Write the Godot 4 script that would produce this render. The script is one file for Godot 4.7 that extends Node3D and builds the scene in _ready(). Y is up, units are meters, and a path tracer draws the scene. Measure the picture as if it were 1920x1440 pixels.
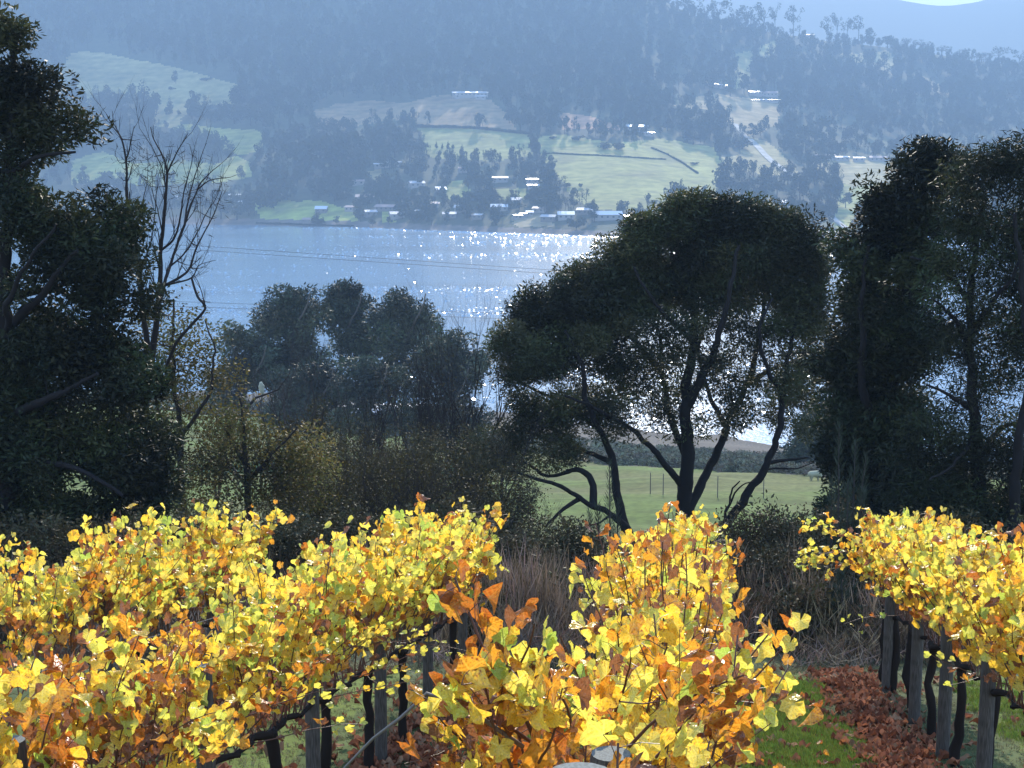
extends Node3D

const F := 2788.0          # focal length in photograph pixels
const PITCH := 0.15303     # the lens looks down by this angle
const EYE := Vector3(0, 58, 0)

var M := {}
var N := FastNoiseLite.new()
var taken := {}


class MB:
	var v := PackedVector3Array()
	var n := PackedVector3Array()
	var uv := PackedVector2Array()
	var col := PackedColorArray()
	var idx := PackedInt32Array()

	func tube(pts: Array, radii: Array, sides := 6, cap := true) -> void:
		var count := pts.size()
		if count < 2:
			return
		var t0: Vector3 = (pts[1] - pts[0]).normalized()
		var up := Vector3.UP if absf(t0.y) < 0.9 else Vector3.RIGHT
		var a := t0.cross(up).normalized()
		for i in count:
			var p: Vector3 = pts[i]
			var t: Vector3 = (pts[mini(i + 1, count - 1)] - pts[maxi(i - 1, 0)]).normalized()
			a = (a - t * a.dot(t)).normalized()
			var b := t.cross(a)
			var r: float = radii[i]
			for k in sides:
				var w := TAU * k / sides
				var d := a * cos(w) + b * sin(w)
				v.append(p + d * r)
				n.append(d)
				uv.append(Vector2(float(k) / sides, float(i)))
		var base := v.size() - count * sides
		for i in count - 1:
			for k in sides:
				var q := base + i * sides + k
				var s := base + i * sides + (k + 1) % sides
				idx.append_array(PackedInt32Array([q, q + sides, s, s, q + sides, s + sides]))
		if cap:
			for e in [0, count - 1]:
				var c0 := v.size()
				var nd: Vector3 = (pts[1] - pts[0]).normalized() * -1.0 if e == 0 else (pts[count - 1] - pts[count - 2]).normalized()
				v.append(pts[e])
				n.append(nd)
				uv.append(Vector2(0.5, 0.5))
				for k in sides:
					v.append(v[base + e * sides + k])
					n.append(nd)
					uv.append(Vector2(float(k) / sides, 0))
				for k in sides:
					var f := c0 + 1 + k
					var g := c0 + 1 + (k + 1) % sides
					idx.append_array(PackedInt32Array([c0, g, f] if e else [c0, f, g]))

	func quad(a: Vector3, b: Vector3, c: Vector3, d: Vector3) -> void:
		var nn := (c - a).cross(b - a).normalized()
		var at := v.size()
		for p in [a, b, c, d]:
			v.append(p)
			n.append(nn)
		uv.append_array(PackedVector2Array([Vector2(0, 0), Vector2(1, 0), Vector2(1, 1), Vector2(0, 1)]))
		idx.append_array(PackedInt32Array([at, at + 1, at + 2, at, at + 2, at + 3]))

	func tri(a: Vector3, b: Vector3, c: Vector3) -> void:
		var nn := (c - a).cross(b - a).normalized()
		var at := v.size()
		for p in [a, b, c]:
			v.append(p)
			n.append(nn)
			uv.append(Vector2(0, 0))
		idx.append_array(PackedInt32Array([at, at + 1, at + 2]))

	func box(t: Transform3D, s: Vector3) -> void:
		var h := s * 0.5
		var c := []
		for k in 8:
			c.append(t * Vector3(h.x if k & 1 else -h.x, h.y if k & 2 else -h.y, h.z if k & 4 else -h.z))
		for f in [[0, 1, 3, 2], [5, 4, 6, 7], [4, 0, 2, 6], [1, 5, 7, 3], [2, 3, 7, 6], [4, 5, 1, 0]]:
			quad(c[f[3]], c[f[2]], c[f[1]], c[f[0]])

	func blade(p: Vector3, d: Vector3, side: Vector3, length: float, width: float) -> void:   # a lance-shaped leaf
		var at := v.size()
		var m := p + d * length * 0.45
		v.append_array(PackedVector3Array([p, m + side * width * 0.5, p + d * length, m - side * width * 0.5]))
		idx.append_array(PackedInt32Array([at, at + 1, at + 2, at, at + 2, at + 3]))

	func mesh(mat: Material, into: ArrayMesh = null) -> ArrayMesh:
		var m := into if into else ArrayMesh.new()
		if v.is_empty():
			return m
		var a := []
		a.resize(Mesh.ARRAY_MAX)
		a[Mesh.ARRAY_VERTEX] = v
		if n.size() == v.size():
			a[Mesh.ARRAY_NORMAL] = n
		if uv.size() == v.size():
			a[Mesh.ARRAY_TEX_UV] = uv
		if col.size() == v.size():
			a[Mesh.ARRAY_COLOR] = col
		a[Mesh.ARRAY_INDEX] = idx
		m.add_surface_from_arrays(Mesh.PRIMITIVE_TRIANGLES, a)
		m.surface_set_material(m.get_surface_count() - 1, mat)
		return m


func numbered(called: String) -> String:
	var k: int = taken.get(called, 0)
	taken[called] = k + 1
	return called if k == 0 else "%s_%03d" % [called, k]


func tag(o: Node3D, label := "", category := "", group := "", kind := "") -> Node3D:
	if label:
		o.set_meta("label", label)
	if category:
		o.set_meta("category", category)
	if group:
		o.set_meta("group", group)
	if kind:
		o.set_meta("kind", kind)
	return o


func thing(called: String, label: String, category: String, at := Vector3.ZERO, turn := 0.0, group := "") -> Node3D:
	var o := Node3D.new()
	o.name = numbered(called)
	add_child(o)
	o.position = at
	o.rotation.y = turn
	return tag(o, label, category, group)


func obj(called: String, mesh: Mesh, parent: Node3D = null, kind := "") -> MeshInstance3D:
	var o := MeshInstance3D.new()
	o.mesh = mesh
	if parent == null:
		o.name = numbered(called)
		add_child(o)
	else:
		var k: int = parent.get_meta("n_" + called, 0)
		parent.set_meta("n_" + called, k + 1)
		o.name = called if k == 0 else "%s_%03d" % [called, k]
		parent.add_child(o, true)
	if kind:
		o.set_meta("kind", kind)
	return o


func copies(called: String, mesh: Mesh, where: Array, colors: Array, parent: Node3D, kind := "stuff") -> MultiMeshInstance3D:
	var mm := MultiMesh.new()
	mm.transform_format = MultiMesh.TRANSFORM_3D
	mm.use_colors = colors.size() > 0
	mm.mesh = mesh
	mm.instance_count = where.size()
	for i in where.size():
		mm.set_instance_transform(i, where[i])
		if colors.size():
			mm.set_instance_color(i, colors[i])
	var o := MultiMeshInstance3D.new()
	o.multimesh = mm
	if parent == null:
		o.name = numbered(called)
		add_child(o)
	else:
		var k: int = parent.get_meta("n_" + called, 0)
		parent.set_meta("n_" + called, k + 1)
		o.name = called if k == 0 else "%s_%03d" % [called, k]
		parent.add_child(o, true)
	o.set_meta("kind", kind)
	return o


func lin(r: float, g: float, b: float) -> Color:
	return Color(r, g, b).linear_to_srgb()


func rng_of(s: int) -> RandomNumberGenerator:
	var r := RandomNumberGenerator.new()
	r.seed = s
	return r


func ball(r: RandomNumberGenerator) -> Vector3:
	while true:
		var p := Vector3(r.randf_range(-1, 1), r.randf_range(-1, 1), r.randf_range(-1, 1))
		var l := p.length()
		if l < 1.0 and l > 0.05:
			return p
	return Vector3.UP


func unit(r: RandomNumberGenerator) -> Vector3:
	return ball(r).normalized()


# ---- where things stand: a direction of the lens and a distance give a point of the place
func ray(px: float, py: float) -> Vector3:
	var x := (px - 960.0) / F
	var y := (720.0 - py) / F
	var d := Vector3(x, y * cos(PITCH) - sin(PITCH), -(y * sin(PITCH) + cos(PITCH)))
	return d / -d.z


func at(px: float, py: float, z: float) -> Vector3:
	return EYE + ray(px, py) * z


func fall(py: float) -> float:      # how much a line of sight drops per metre of distance
	return -ray(960, py).y


func xs(px: float, py := 720.0) -> float:
	return ray(px, py).x


func hx(px: float) -> float:         # bearing of the far slope: sideways metres per metre ahead
	return (px - 960.0) / F / 1.0141


func px_of(p: Vector3) -> float:
	return 960.0 + F * 1.0141 * p.x / -p.z


func table(t: Array, x: float) -> float:
	if x <= t[0][0]:
		return t[0][1]
	for i in range(1, t.size()):
		if x <= t[i][0]:
			var f: float = (x - t[i - 1][0]) / (t[i][0] - t[i - 1][0])
			return lerpf(t[i - 1][1], t[i][1], f)
	return t[-1][1]


var DROP := [[-60, -10.4], [0, 2.486], [54, 14.0], [100, 22.4], [140, 29.4], [200, 39.8], [260, 50.5], [310, 57.6], [335, 58.6], [420, 64]]

func ground_y(x: float, z: float) -> float:    # z is the distance ahead, positive
	var far := clampf((z - 110.0) / 120.0, 0.0, 1.0)
	var zz := z + far * clampf((x - 15.0) * 0.55, -40.0, 55.0)
	var h := 58.0 - table(DROP, zz)
	if z > 20.0:
		h += N.get_noise_2d(x * 2.0, z * 2.0) * minf((z - 20.0) * 0.02, 0.6)
	return h


func on_ground(px: float, z: float) -> Vector3:
	var x := xs(px, 950) * z
	return Vector3(x, ground_y(x, z), -z)


var SHORE := [[-900, 408], [0, 414], [340, 420], [660, 426], [870, 434], [1120, 443], [1300, 446], [1600, 442], [1920, 440], [2800, 438]]
var RIDGE := [[-900, -90], [900, -70], [1180, -30], [1300, 30], [1460, 62], [1500, 66], [1560, 78], [1640, 84], [1700, 94], [1760, 102], [1850, 118], [1920, 128], [2100, 165], [2800, 200]]
const RIDGE_AT := 2150.0

func shore_at(px: float) -> float:
	return 58.0 / fall(table(SHORE, px))


func hill_sight(px: float, d: float) -> float:     # the height in the view of the hillside at this bearing and distance
	var d0 := shore_at(px)
	var s := (d - d0) / (RIDGE_AT - d0)
	return lerpf(table(SHORE, px), table(RIDGE, px), pow(clampf(s, 0.0, 1.0), 0.92))


func hill_y(px: float, d: float) -> float:
	var d0 := shore_at(px)
	if d < d0:
		return -(d0 - d) * 0.06
	var h := 58.0 - d * fall(hill_sight(px, minf(d, RIDGE_AT)))
	if d > RIDGE_AT:
		h = 58.0 - RIDGE_AT * fall(table(RIDGE, px)) - (d - RIDGE_AT) * 0.25
	var x := hx(px) * d
	return h + N.get_noise_2d(x * 0.12, d * 0.12) * minf((d - d0) * 0.012, 4.0)


func on_hill(px: float, py: float) -> Vector3:
	var lo := shore_at(px)
	var hi := RIDGE_AT
	for i in 24:
		var mid := (lo + hi) * 0.5
		if hill_sight(px, mid) > py:
			lo = mid
		else:
			hi = mid
	return Vector3(hx(px) * lo, hill_y(px, lo), -lo)


func _ready() -> void:
	var cam := Camera3D.new()
	cam.name = "camera"
	cam.position = EYE
	cam.rotation.x = -PITCH
	cam.fov = rad_to_deg(2.0 * atan(720.0 / F))
	cam.near = 0.1
	cam.far = 9000.0
	cam.current = true
	add_child(cam)

	var sky := ProceduralSkyMaterial.new()
	sky.sky_top_color = lin(0.19, 0.34, 0.66)
	sky.sky_horizon_color = lin(0.76, 0.82, 0.92)
	sky.sky_curve = 0.16
	sky.ground_bottom_color = lin(0.10, 0.12, 0.12)
	sky.ground_horizon_color = lin(0.45, 0.55, 0.68)
	sky.sun_angle_max = 26.0
	sky.sun_curve = 0.12
	var env := Environment.new()
	env.background_mode = Environment.BG_SKY
	env.sky = Sky.new()
	env.sky.sky_material = sky
	env.background_energy_multiplier = 1.5
	env.tonemap_mode = Environment.TONE_MAPPER_LINEAR
	env.tonemap_exposure = 2.0
	env.sdfgi_enabled = true
	env.ssao_enabled = true
	env.ssil_enabled = true
	env.fog_enabled = true
	env.fog_density = 0.00033
	env.fog_light_color = lin(0.51, 0.745, 1.0)
	var we := WorldEnvironment.new()
	we.name = "environment"
	we.environment = env
	add_child(we)

	var sun := DirectionalLight3D.new()
	sun.name = "sun"
	sun.light_color = Color(1.0, 0.965, 0.90)
	sun.light_energy = 1.6
	sun.light_angular_distance = 0.5
	sun.shadow_enabled = true
	sun.rotation = Vector3(deg_to_rad(-SUN_UP), deg_to_rad(180.0 - SUN_RIGHT), 0)
	add_child(sun)

	N.seed = 11
	N.frequency = 0.02
	N.fractal_octaves = 3
	make_materials()
	build_near_land()
	build_water()
	build_far_shore()
	build_houses()
	build_far_trees()
	build_mid_ground()
	build_trees()
	build_undergrowth()
	build_vineyard()


const SUN_UP := 27.0
const SUN_RIGHT := 6.0


func mat(color: Color, rough := 0.9, back := 0.0, spec := 0.5, tinted := false) -> StandardMaterial3D:
	var m := StandardMaterial3D.new()
	m.albedo_color = color
	m.roughness = rough
	m.metallic_specular = spec
	m.cull_mode = BaseMaterial3D.CULL_DISABLED
	if back > 0.0:
		m.backlight_enabled = true
		m.backlight = Color(back, back, back)
	m.vertex_color_use_as_albedo = tinted
	return m


func noise_tex(freq: float, lo: Color, hi: Color, s: int, size := 512, octaves := 5) -> NoiseTexture2D:
	var f := FastNoiseLite.new()
	f.seed = s
	f.frequency = freq
	f.fractal_octaves = octaves
	var t := NoiseTexture2D.new()
	t.width = size
	t.height = size
	t.seamless = true
	t.noise = f
	var g := Gradient.new()
	g.set_color(0, lo)
	g.set_color(1, hi)
	g.set_offset(0, 0.25)
	g.set_offset(1, 0.75)
	t.color_ramp = g
	return t


func bumps(freq: float, s: int, strength: float, size := 512, octaves := 4) -> NoiseTexture2D:
	var f := FastNoiseLite.new()
	f.seed = s
	f.frequency = freq
	f.fractal_octaves = octaves
	var t := NoiseTexture2D.new()
	t.width = size
	t.height = size
	t.seamless = true
	t.as_normal_map = true
	t.bump_strength = strength
	t.noise = f
	return t


func world_mapped(m: StandardMaterial3D, metres: float) -> StandardMaterial3D:
	m.uv1_triplanar = true
	m.uv1_world_triplanar = true
	m.uv1_scale = Vector3.ONE / metres
	return m


func make_materials() -> void:
	var mottled := noise_tex(0.02, lin(0.62, 0.62, 0.60), lin(1, 1, 1), 3)
	var m := mat(Color.WHITE, 0.95, 0, 0.2, true)
	m.albedo_texture = mottled
	M.land = world_mapped(m, 7.0)
	m = mat(Color.WHITE, 0.95, 0, 0.2, true)
	m.albedo_texture = noise_tex(0.02, lin(0.66, 0.68, 0.62), lin(1, 1, 1), 4)
	M.hill = world_mapped(m, 130.0)
	m = mat(lin(0.14, 0.24, 0.325), 0.15, 0, 0.62, true)
	m.normal_enabled = true
	m.normal_texture = bumps(0.03, 8, 6.0)
	m.normal_scale = 0.2
	M.water = world_mapped(m, 24.0)
	M.ripple = mat(lin(0.135, 0.235, 0.32), 0.12, 0, 0.6)
	M.mud = mat(lin(0.10, 0.085, 0.07), 0.7, 0, 0.5)
	M.bark = mat(lin(0.028, 0.024, 0.020), 0.9, 0, 0.3)
	M.dead_wood = mat(lin(0.030, 0.025, 0.022), 0.85, 0, 0.3)
	M.grey_wood = mat(lin(0.12, 0.105, 0.09), 0.85, 0, 0.3)
	M.twig = mat(lin(0.05, 0.042, 0.037), 0.85, 0, 0.3)
	M.leaf_wattle = mat(lin(0.042, 0.050, 0.018), 0.55, 0.85, 0.4, true)
	M.leaf_dark = mat(lin(0.023, 0.031, 0.011), 0.6, 0.8, 0.35, true)
	M.scrub = mat(lin(0.135, 0.125, 0.085), 0.9, 0.3, 0.2, true)
	M.leaf_olive = mat(lin(0.080, 0.075, 0.022), 0.65, 0.8, 0.3, true)
	M.leaf_euc = mat(lin(0.050, 0.062, 0.036), 0.65, 0.3, 0.3, true)
	M.leaf_shrub = mat(lin(0.050, 0.048, 0.022), 0.72, 0.45, 0.3, true)
	M.leaf_far = mat(lin(0.020, 0.030, 0.016), 0.85, 0.12, 0.15, true)
	M.stalk = mat(lin(0.17, 0.135, 0.095), 0.8, 0.6, 0.3, true)
	M.stalk.specular_mode = BaseMaterial3D.SPECULAR_DISABLED
	M.scrub.specular_mode = BaseMaterial3D.SPECULAR_DISABLED
	M.grass = mat(lin(0.15, 0.21, 0.04), 0.6, 0.7, 0.3, true)
	M.grass.specular_mode = BaseMaterial3D.SPECULAR_DISABLED
	M.roof = mat(lin(0.60, 0.61, 0.62), 0.38, 0, 0.6)
	M.roof.metallic = 0.4
	M.roof_red = mat(lin(0.30, 0.20, 0.17), 0.6)
	M.wall = mat(lin(0.30, 0.28, 0.25), 0.85)
	M.wall_dark = mat(lin(0.16, 0.14, 0.12), 0.85)
	M.glass = mat(lin(0.03, 0.04, 0.05), 0.08, 0, 0.6)
	M.cable = mat(lin(0.03, 0.03, 0.035), 0.6)
	M.wool = mat(lin(0.34, 0.32, 0.20), 0.95)
	M.feather = mat(lin(0.42, 0.42, 0.30), 0.9)


# ---- a sheet laid out by bearing and distance; sort() names the piece of ground that each face belongs to
func sheet(columns: Array, rows: Array, height: Callable, sort: Callable, tint: Callable) -> Dictionary:
	var pts := []
	for j in rows.size():
		var line := PackedVector3Array()
		for i in columns.size():
			var x: float = hx(columns[i]) * rows[j]
			line.append(Vector3(x, height.call(columns[i], rows[j]), -rows[j]))
		pts.append(line)
	var nrm := []
	for j in rows.size():
		var line := PackedVector3Array()
		for i in columns.size():
			var dx: Vector3 = pts[j][mini(i + 1, columns.size() - 1)] - pts[j][maxi(i - 1, 0)]
			var dz: Vector3 = pts[mini(j + 1, rows.size() - 1)][i] - pts[maxi(j - 1, 0)][i]
			line.append(dx.cross(dz).normalized() if dx.cross(dz).y > 0 else -dx.cross(dz).normalized())
		nrm.append(line)
	var out := {}
	for j in rows.size() - 1:
		for i in columns.size() - 1:
			var mid: Vector3 = (pts[j][i] + pts[j + 1][i + 1]) * 0.5
			var kind: String = sort.call((columns[i] + columns[i + 1]) * 0.5, (rows[j] + rows[j + 1]) * 0.5, mid)
			if kind == "":
				continue
			if not out.has(kind):
				out[kind] = MB.new()
			var b: MB = out[kind]
			var k := b.v.size()
			for q in [[j, i], [j, i + 1], [j + 1, i + 1], [j + 1, i]]:
				b.v.append(pts[q[0]][q[1]])
				b.n.append(nrm[q[0]][q[1]])
				b.col.append(tint.call(kind, pts[q[0]][q[1]]))
			b.idx.append_array(PackedInt32Array([k, k + 2, k + 1, k, k + 3, k + 2]))
	return out


func steps(a: float, b: float, n: int, power := 1.0) -> Array:
	var out := []
	for i in n + 1:
		out.append(lerpf(a, b, pow(float(i) / n, power)))
	return out


var PADDOCK_EDGE := [[-900, 190], [300, 215], [640, 205], [800, 190], [1040, 148], [1200, 140], [1350, 130], [1500, 114], [1700, 108], [2800, 100]]

func near_kind(px: float, z: float, _p: Vector3) -> String:
	if z < 45.0:
		return "ground"
	var e := table(PADDOCK_EDGE, px)
	return "field" if z < e else "ground"


func near_tint(kind: String, p: Vector3) -> Color:
	var w := N.get_noise_2d(p.x * 1.5, p.z * 1.5)
	var fine := N.get_noise_2d(p.x * 3.0, p.z * 14.0)
	if kind == "field":
		return Color(0.092, 0.132, 0.032).lerp(Color(0.115, 0.115, 0.045), clampf(0.2 + w * 1.5, 0.0, 0.7)) * (1.0 + 0.5 * fine)
	if -p.z > 45.0:
		return Color(0.115, 0.098, 0.078) * (1.0 + 0.4 * w + 0.3 * fine)
	var across := fposmod((p.x - 0.11 - 0.1263 * (-p.z - 2.3)) / 2.36, 1.0)
	if -p.z < 17.0 and across > 0.30 and across < 0.66:
		return Color(0.115, 0.150, 0.036) * (1.0 + 0.3 * fine)
	return Color(0.095, 0.088, 0.060).lerp(Color(0.075, 0.10, 0.035), clampf(0.5 + w, 0.0, 1.0)) * (1.0 + 0.3 * fine)


func near_height(px: float, z: float) -> float:
	return ground_y(hx(px) * z, z)


func build_near_land() -> void:
	# in front of the lens, out to the water's edge
	var rows := steps(0.6, 24, 60, 1.2) + steps(24.8, 110, 70) + steps(111, 420, 130)
	var made := sheet(steps(-700, 2600, 420), rows, near_height, near_kind, near_tint)
	# the bank on which the photographer stands
	var b: MB = made.ground
	for i in 24:
		for j in 14:
			var k := b.v.size()
			for q in [[i, j], [i + 1, j], [i + 1, j + 1], [i, j + 1]]:
				var x: float = -30.0 + q[0] * 2.5
				var z: float = -30.0 + q[1] * 2.1857
				b.v.append(Vector3(x, 58.0 - 2.486 - 0.2135 * z - 0.004, -z))
				b.n.append(Vector3(0, 0.978, -0.209))
				b.col.append(Color(0.085, 0.11, 0.04))
			b.idx.append_array(PackedInt32Array([k, k + 2, k + 1, k, k + 3, k + 2]))
	obj("ground", b.mesh(M.land), null, "structure")
	obj("field", made.field.mesh(M.land), null, "structure")


func build_water() -> void:
	var b := MB.new()
	for j in 121:
		for i in 41:
			var p := Vector3(-1500.0 + 75.0 * i, 0, -180.0 - 11.0 * j)
			b.v.append(p)
			b.n.append(Vector3.UP)
			var lane := N.get_noise_2d(p.x * 0.12 + 40.0, p.z * 1.1)
			b.col.append(Color.WHITE * (1.0 + 0.55 * lane))
			if i and j:
				var k := j * 41 + i
				b.idx.append_array(PackedInt32Array([k - 42, k, k - 41, k - 42, k - 1, k]))
	obj("water", b.mesh(M.water), null, "structure")
	# wind ripples: small slopes of the surface, each leaning its own way; some of them mirror the sun
	var r := rng_of(5)
	var rp := MB.new()
	rp.n = PackedVector3Array()
	var tries := 0
	while tries < 190000:
		tries += 1
		var px := r.randf_range(-200, 2200)
		var d := 200.0 + 1050.0 * pow(r.randf(), 0.8)
		var x := hx(px) * d
		if d > shore_at(px) - 4.0 or ground_y(x, d) > -0.3:
			continue
		var band := N.get_noise_2d(x * 0.10 + 900.0, d * 0.55)
		var lee := smoothstep(690.0, 640.0, d) + smoothstep(820.0, 900.0, d) * clampf((px - 500.0) / 500.0, 0.1, 1.0) + 0.12
		var shimmer := absf(d - 545.0) < 9.0 and px > 550.0
		var keep := clampf(0.22 + band * 1.1, 0.02, 1.0) * clampf(lee, 0.0, 1.0) * clampf((px + 200.0) / 1100.0, 0.15, 1.4)
		if d > shore_at(px) - 26.0 and px > 640.0:
			keep = 0.9
		if shimmer:
			keep = 0.9
		if px > 1150.0 and d < 700.0:
			keep *= 0.5
		if d > 480.0 and d < 640.0:
			keep *= 1.8
		if r.randf() > keep:
			continue
		var sz := r.randf_range(0.22, 0.55) * (0.5 + d / 900.0)
		var slope_z := deg_to_rad(r.randfn(9.0, 7.0))
		var slope_x := deg_to_rad(r.randfn(0.0, 7.5))
		var t := Basis(Vector3(0, 0, 1), slope_x) * Basis(Vector3(1, 0, 0), slope_z)
		var c := Vector3(x, 0.05 + sz * 0.25, -d)
		var k := rp.v.size()
		for q in [Vector3(-1, 0, 0), Vector3(0, 0, -1.3), Vector3(1, 0, 0), Vector3(0, 0, 1.3)]:
			rp.v.append(c + t * (q * sz))
		rp.idx.append_array(PackedInt32Array([k, k + 1, k + 2, k, k + 2, k + 3]))
	for i in 5000:      # the shallows along the bright part of the far beach
		var px := r.randf_range(840, 1700)
		var d := shore_at(px) - r.randf_range(1.0, 26.0)
		var sz := r.randf_range(0.35, 0.7)
		var t := Basis(Vector3(0, 0, 1), deg_to_rad(r.randfn(3.0, 6.0))) * Basis(Vector3(1, 0, 0), deg_to_rad(r.randfn(11.0, 5.0)))
		var k := rp.v.size()
		for q in [Vector3(-1, 0, 0), Vector3(0, 0, -1.3), Vector3(1, 0, 0), Vector3(0, 0, 1.3)]:
			rp.v.append(Vector3(hx(px) * d, 0.25, -d) + t * (q * sz))
		rp.idx.append_array(PackedInt32Array([k, k + 1, k + 2, k, k + 2, k + 3]))
	obj("water_ripples", rp.mesh(M.ripple), null, "stuff")


var FIELDS := [
	[[112, 190], [118, 140], [135, 103], [160, 99], [215, 104], [330, 128], [400, 148], [448, 160], [454, 192], [420, 198], [360, 200], [345, 220], [330, 236], [290, 240], [285, 210], [240, 185], [205, 188], [160, 195]],
	[[322, 228], [360, 232], [420, 240], [480, 245], [497, 255], [490, 285], [450, 290], [420, 285], [400, 262], [360, 250], [325, 240]],
	[[130, 300], [190, 280], [220, 295], [250, 305], [330, 298], [400, 308], [440, 292], [470, 305], [470, 332], [380, 345], [250, 348], [200, 330], [130, 345]],
	[[472, 380], [520, 376], [600, 377], [637, 388], [672, 408], [662, 420], [560, 418], [490, 414], [478, 400]],
	[[590, 212], [640, 195], [700, 190], [760, 195], [830, 178], [920, 188], [952, 215], [968, 242], [880, 236], [780, 233], [740, 225], [650, 240], [600, 240]],
	[[785, 238], [880, 240], [1002, 250], [992, 270], [1000, 292], [940, 302], [900, 300], [860, 298], [800, 292]],
	[[1008, 255], [1050, 250], [1150, 268], [1240, 260], [1340, 278], [1352, 310], [1345, 362], [1260, 378], [1200, 397], [1120, 395], [1080, 378], [1050, 335], [1018, 300]],
	[[1050, 208], [1110, 217], [1162, 233], [1162, 242], [1100, 240], [1055, 242]],
	[[1262, 198], [1340, 178], [1380, 184], [1465, 188], [1458, 232], [1405, 252], [1380, 242], [1340, 205], [1280, 207]],
	[[1400, 252], [1440, 262], [1480, 300], [1505, 335], [1455, 335], [1400, 325], [1350, 318], [1350, 300], [1390, 290]],
	[[1515, 300], [1680, 303], [1695, 342], [1600, 352], [1530, 325]],
	[[1375, 102], [1410, 92], [1440, 78], [1462, 74], [1455, 96], [1405, 110], [1402, 162], [1372, 168], [1380, 120]],
	[[1565, 96], [1600, 98], [1660, 92], [1676, 115], [1668, 142], [1640, 124], [1600, 116]],
	[[1705, 132], [1740, 148], [1788, 176], [1760, 178], [1715, 158]],
	[[1588, 340], [1640, 345], [1692, 348], [1694, 382], [1610, 402], [1592, 432], [1566, 424], [1578, 372]],
	[[840, 340], [868, 338], [884, 362], [860, 378], [830, 372]], [[930, 355], [985, 352], [990, 372], [935, 376]], [[690, 320], [712, 312], [718, 345], [700, 352]],
	[[640, 385], [668, 390], [672, 418], [640, 420]], [[715, 395], [735, 392], [740, 420], [716, 420]], [[960, 405], [1030, 402], [1040, 425], [965, 425]],
]
var FIELD_TINT := [Color(0.316, 0.265, 0.107), Color(0.329, 0.306, 0.084), Color(0.342, 0.326, 0.092), Color(0.316, 0.337, 0.077), Color(0.289, 0.194, 0.100), Color(0.289, 0.275, 0.092), Color(0.316, 0.295, 0.092), Color(0.448, 0.244, 0.138), Color(0.395, 0.285, 0.138), Color(0.329, 0.265, 0.115),
	Color(0.342, 0.275, 0.131), Color(0.289, 0.275, 0.100), Color(0.342, 0.285, 0.122), Color(0.355, 0.265, 0.131), Color(0.329, 0.316, 0.100), Color(0.289, 0.285, 0.084), Color(0.289, 0.285, 0.084), Color(0.316, 0.244, 0.107), Color(0.316, 0.326, 0.077), Color(0.316, 0.326, 0.077), Color(0.342, 0.265, 0.153)]
var polys := []

func field_at(px: float, py: float) -> int:
	for i in FIELDS.size():
		if Geometry2D.is_point_in_polygon(Vector2(px, py), polys[i]):
			return i
	return -1


func hill_kind(px: float, d: float, _p: Vector3) -> String:
	var d0 := shore_at(px)
	if d < d0 - 30.0:
		return ""
	if d < d0 + 16.0:
		return "beach"
	if d > RIDGE_AT:
		return "hill"
	var x := hx(px) * d
	var ragged := N.get_noise_2d(x * 2.2, d * 2.2) * 5.0
	var k := field_at(px + ragged, hill_sight(px, d) + ragged * 0.5)
	return "hill" if k < 0 else "field%d" % k


func hill_tint(kind: String, p: Vector3) -> Color:
	var w := N.get_noise_2d(p.x * 0.5, p.z * 0.5)
	var fine := N.get_noise_2d(p.x * 1.3 + 70.0, p.z * 5.0)
	if kind == "beach":
		return Color(0.16, 0.13, 0.11) * (1.0 + 0.3 * fine)
	if kind == "hill":
		return Color(0.060, 0.066, 0.038).lerp(Color(0.11, 0.115, 0.06), clampf(w * 1.2 + 0.15, 0.0, 1.0) * smoothstep(290.0, 90.0, p.y))
	var c: Color = FIELD_TINT[int(kind.trim_prefix("field"))]
	return (c * (1.0 + 0.4 * w + 0.4 * fine)).lerp(Color(0.20, 0.17, 0.09), clampf(0.9 * N.get_noise_2d(p.x * 1.1 + 300.0, p.z * 1.6) - 0.05, 0.0, 0.6))


func build_far_shore() -> void:
	for f in FIELDS:
		var p := PackedVector2Array()
		for q in f:
			p.append(Vector2(q[0], q[1]))
		polys.append(p)
	var made := sheet(steps(-500, 2400, 640), steps(1000, 1900, 190) + steps(1908, 2150, 34) + steps(2170, 2600, 12), hill_y, hill_kind, hill_tint)
	for kind in made:
		obj("field" if kind.begins_with("field") else kind, made[kind].mesh(M.hill), null, "structure")
	# the mountains behind
	var tops := [[-900, -60], [1180, -45], [1400, -30], [1560, -16], [1660, -1], [1720, 8], [1775, 11], [1825, 3], [1900, -18], [2000, -40], [2800, -70]]
	var b := MB.new()
	var cols := steps(-500, 2600, 200)
	var dist := [3000.0, 3400.0, 3800.0, 4200.0, 4600.0]
	for j in dist.size():
		for i in cols.size():
			var d: float = dist[j]
			var top := 58.0 - 4200.0 * fall(table(tops, cols[i]))
			var h: float = top * [0.0, 0.42, 0.75, 1.0, 0.8][j] + N.get_noise_2d(cols[i] * 0.3, d * 0.01) * (10.0 if j != 3 else 6.0)
			b.v.append(Vector3(hx(cols[i]) * d, h, -d))
			b.n.append(Vector3(0, 0.95, 0.3).normalized())
			b.col.append(Color(0.055, 0.065, 0.04))
	for j in dist.size() - 1:
		for i in cols.size() - 1:
			var k := j * cols.size() + i
			var s := cols.size()
			b.idx.append_array(PackedInt32Array([k, k + s + 1, k + 1, k, k + s, k + s + 1]))
	obj("mountain", b.mesh(M.hill), null, "structure")
	# the sealed road that climbs the slope, with a pale verge
	road([[1405, 258], [1416, 268], [1430, 283], [1445, 300], [1460, 314], [1478, 326], [1496, 336]], 7.0)
	road([[1560, 400], [1568, 410], [1580, 420], [1592, 428]], 5.0)
	road([[1378, 232], [1386, 242], [1402, 256]], 5.0)


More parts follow.
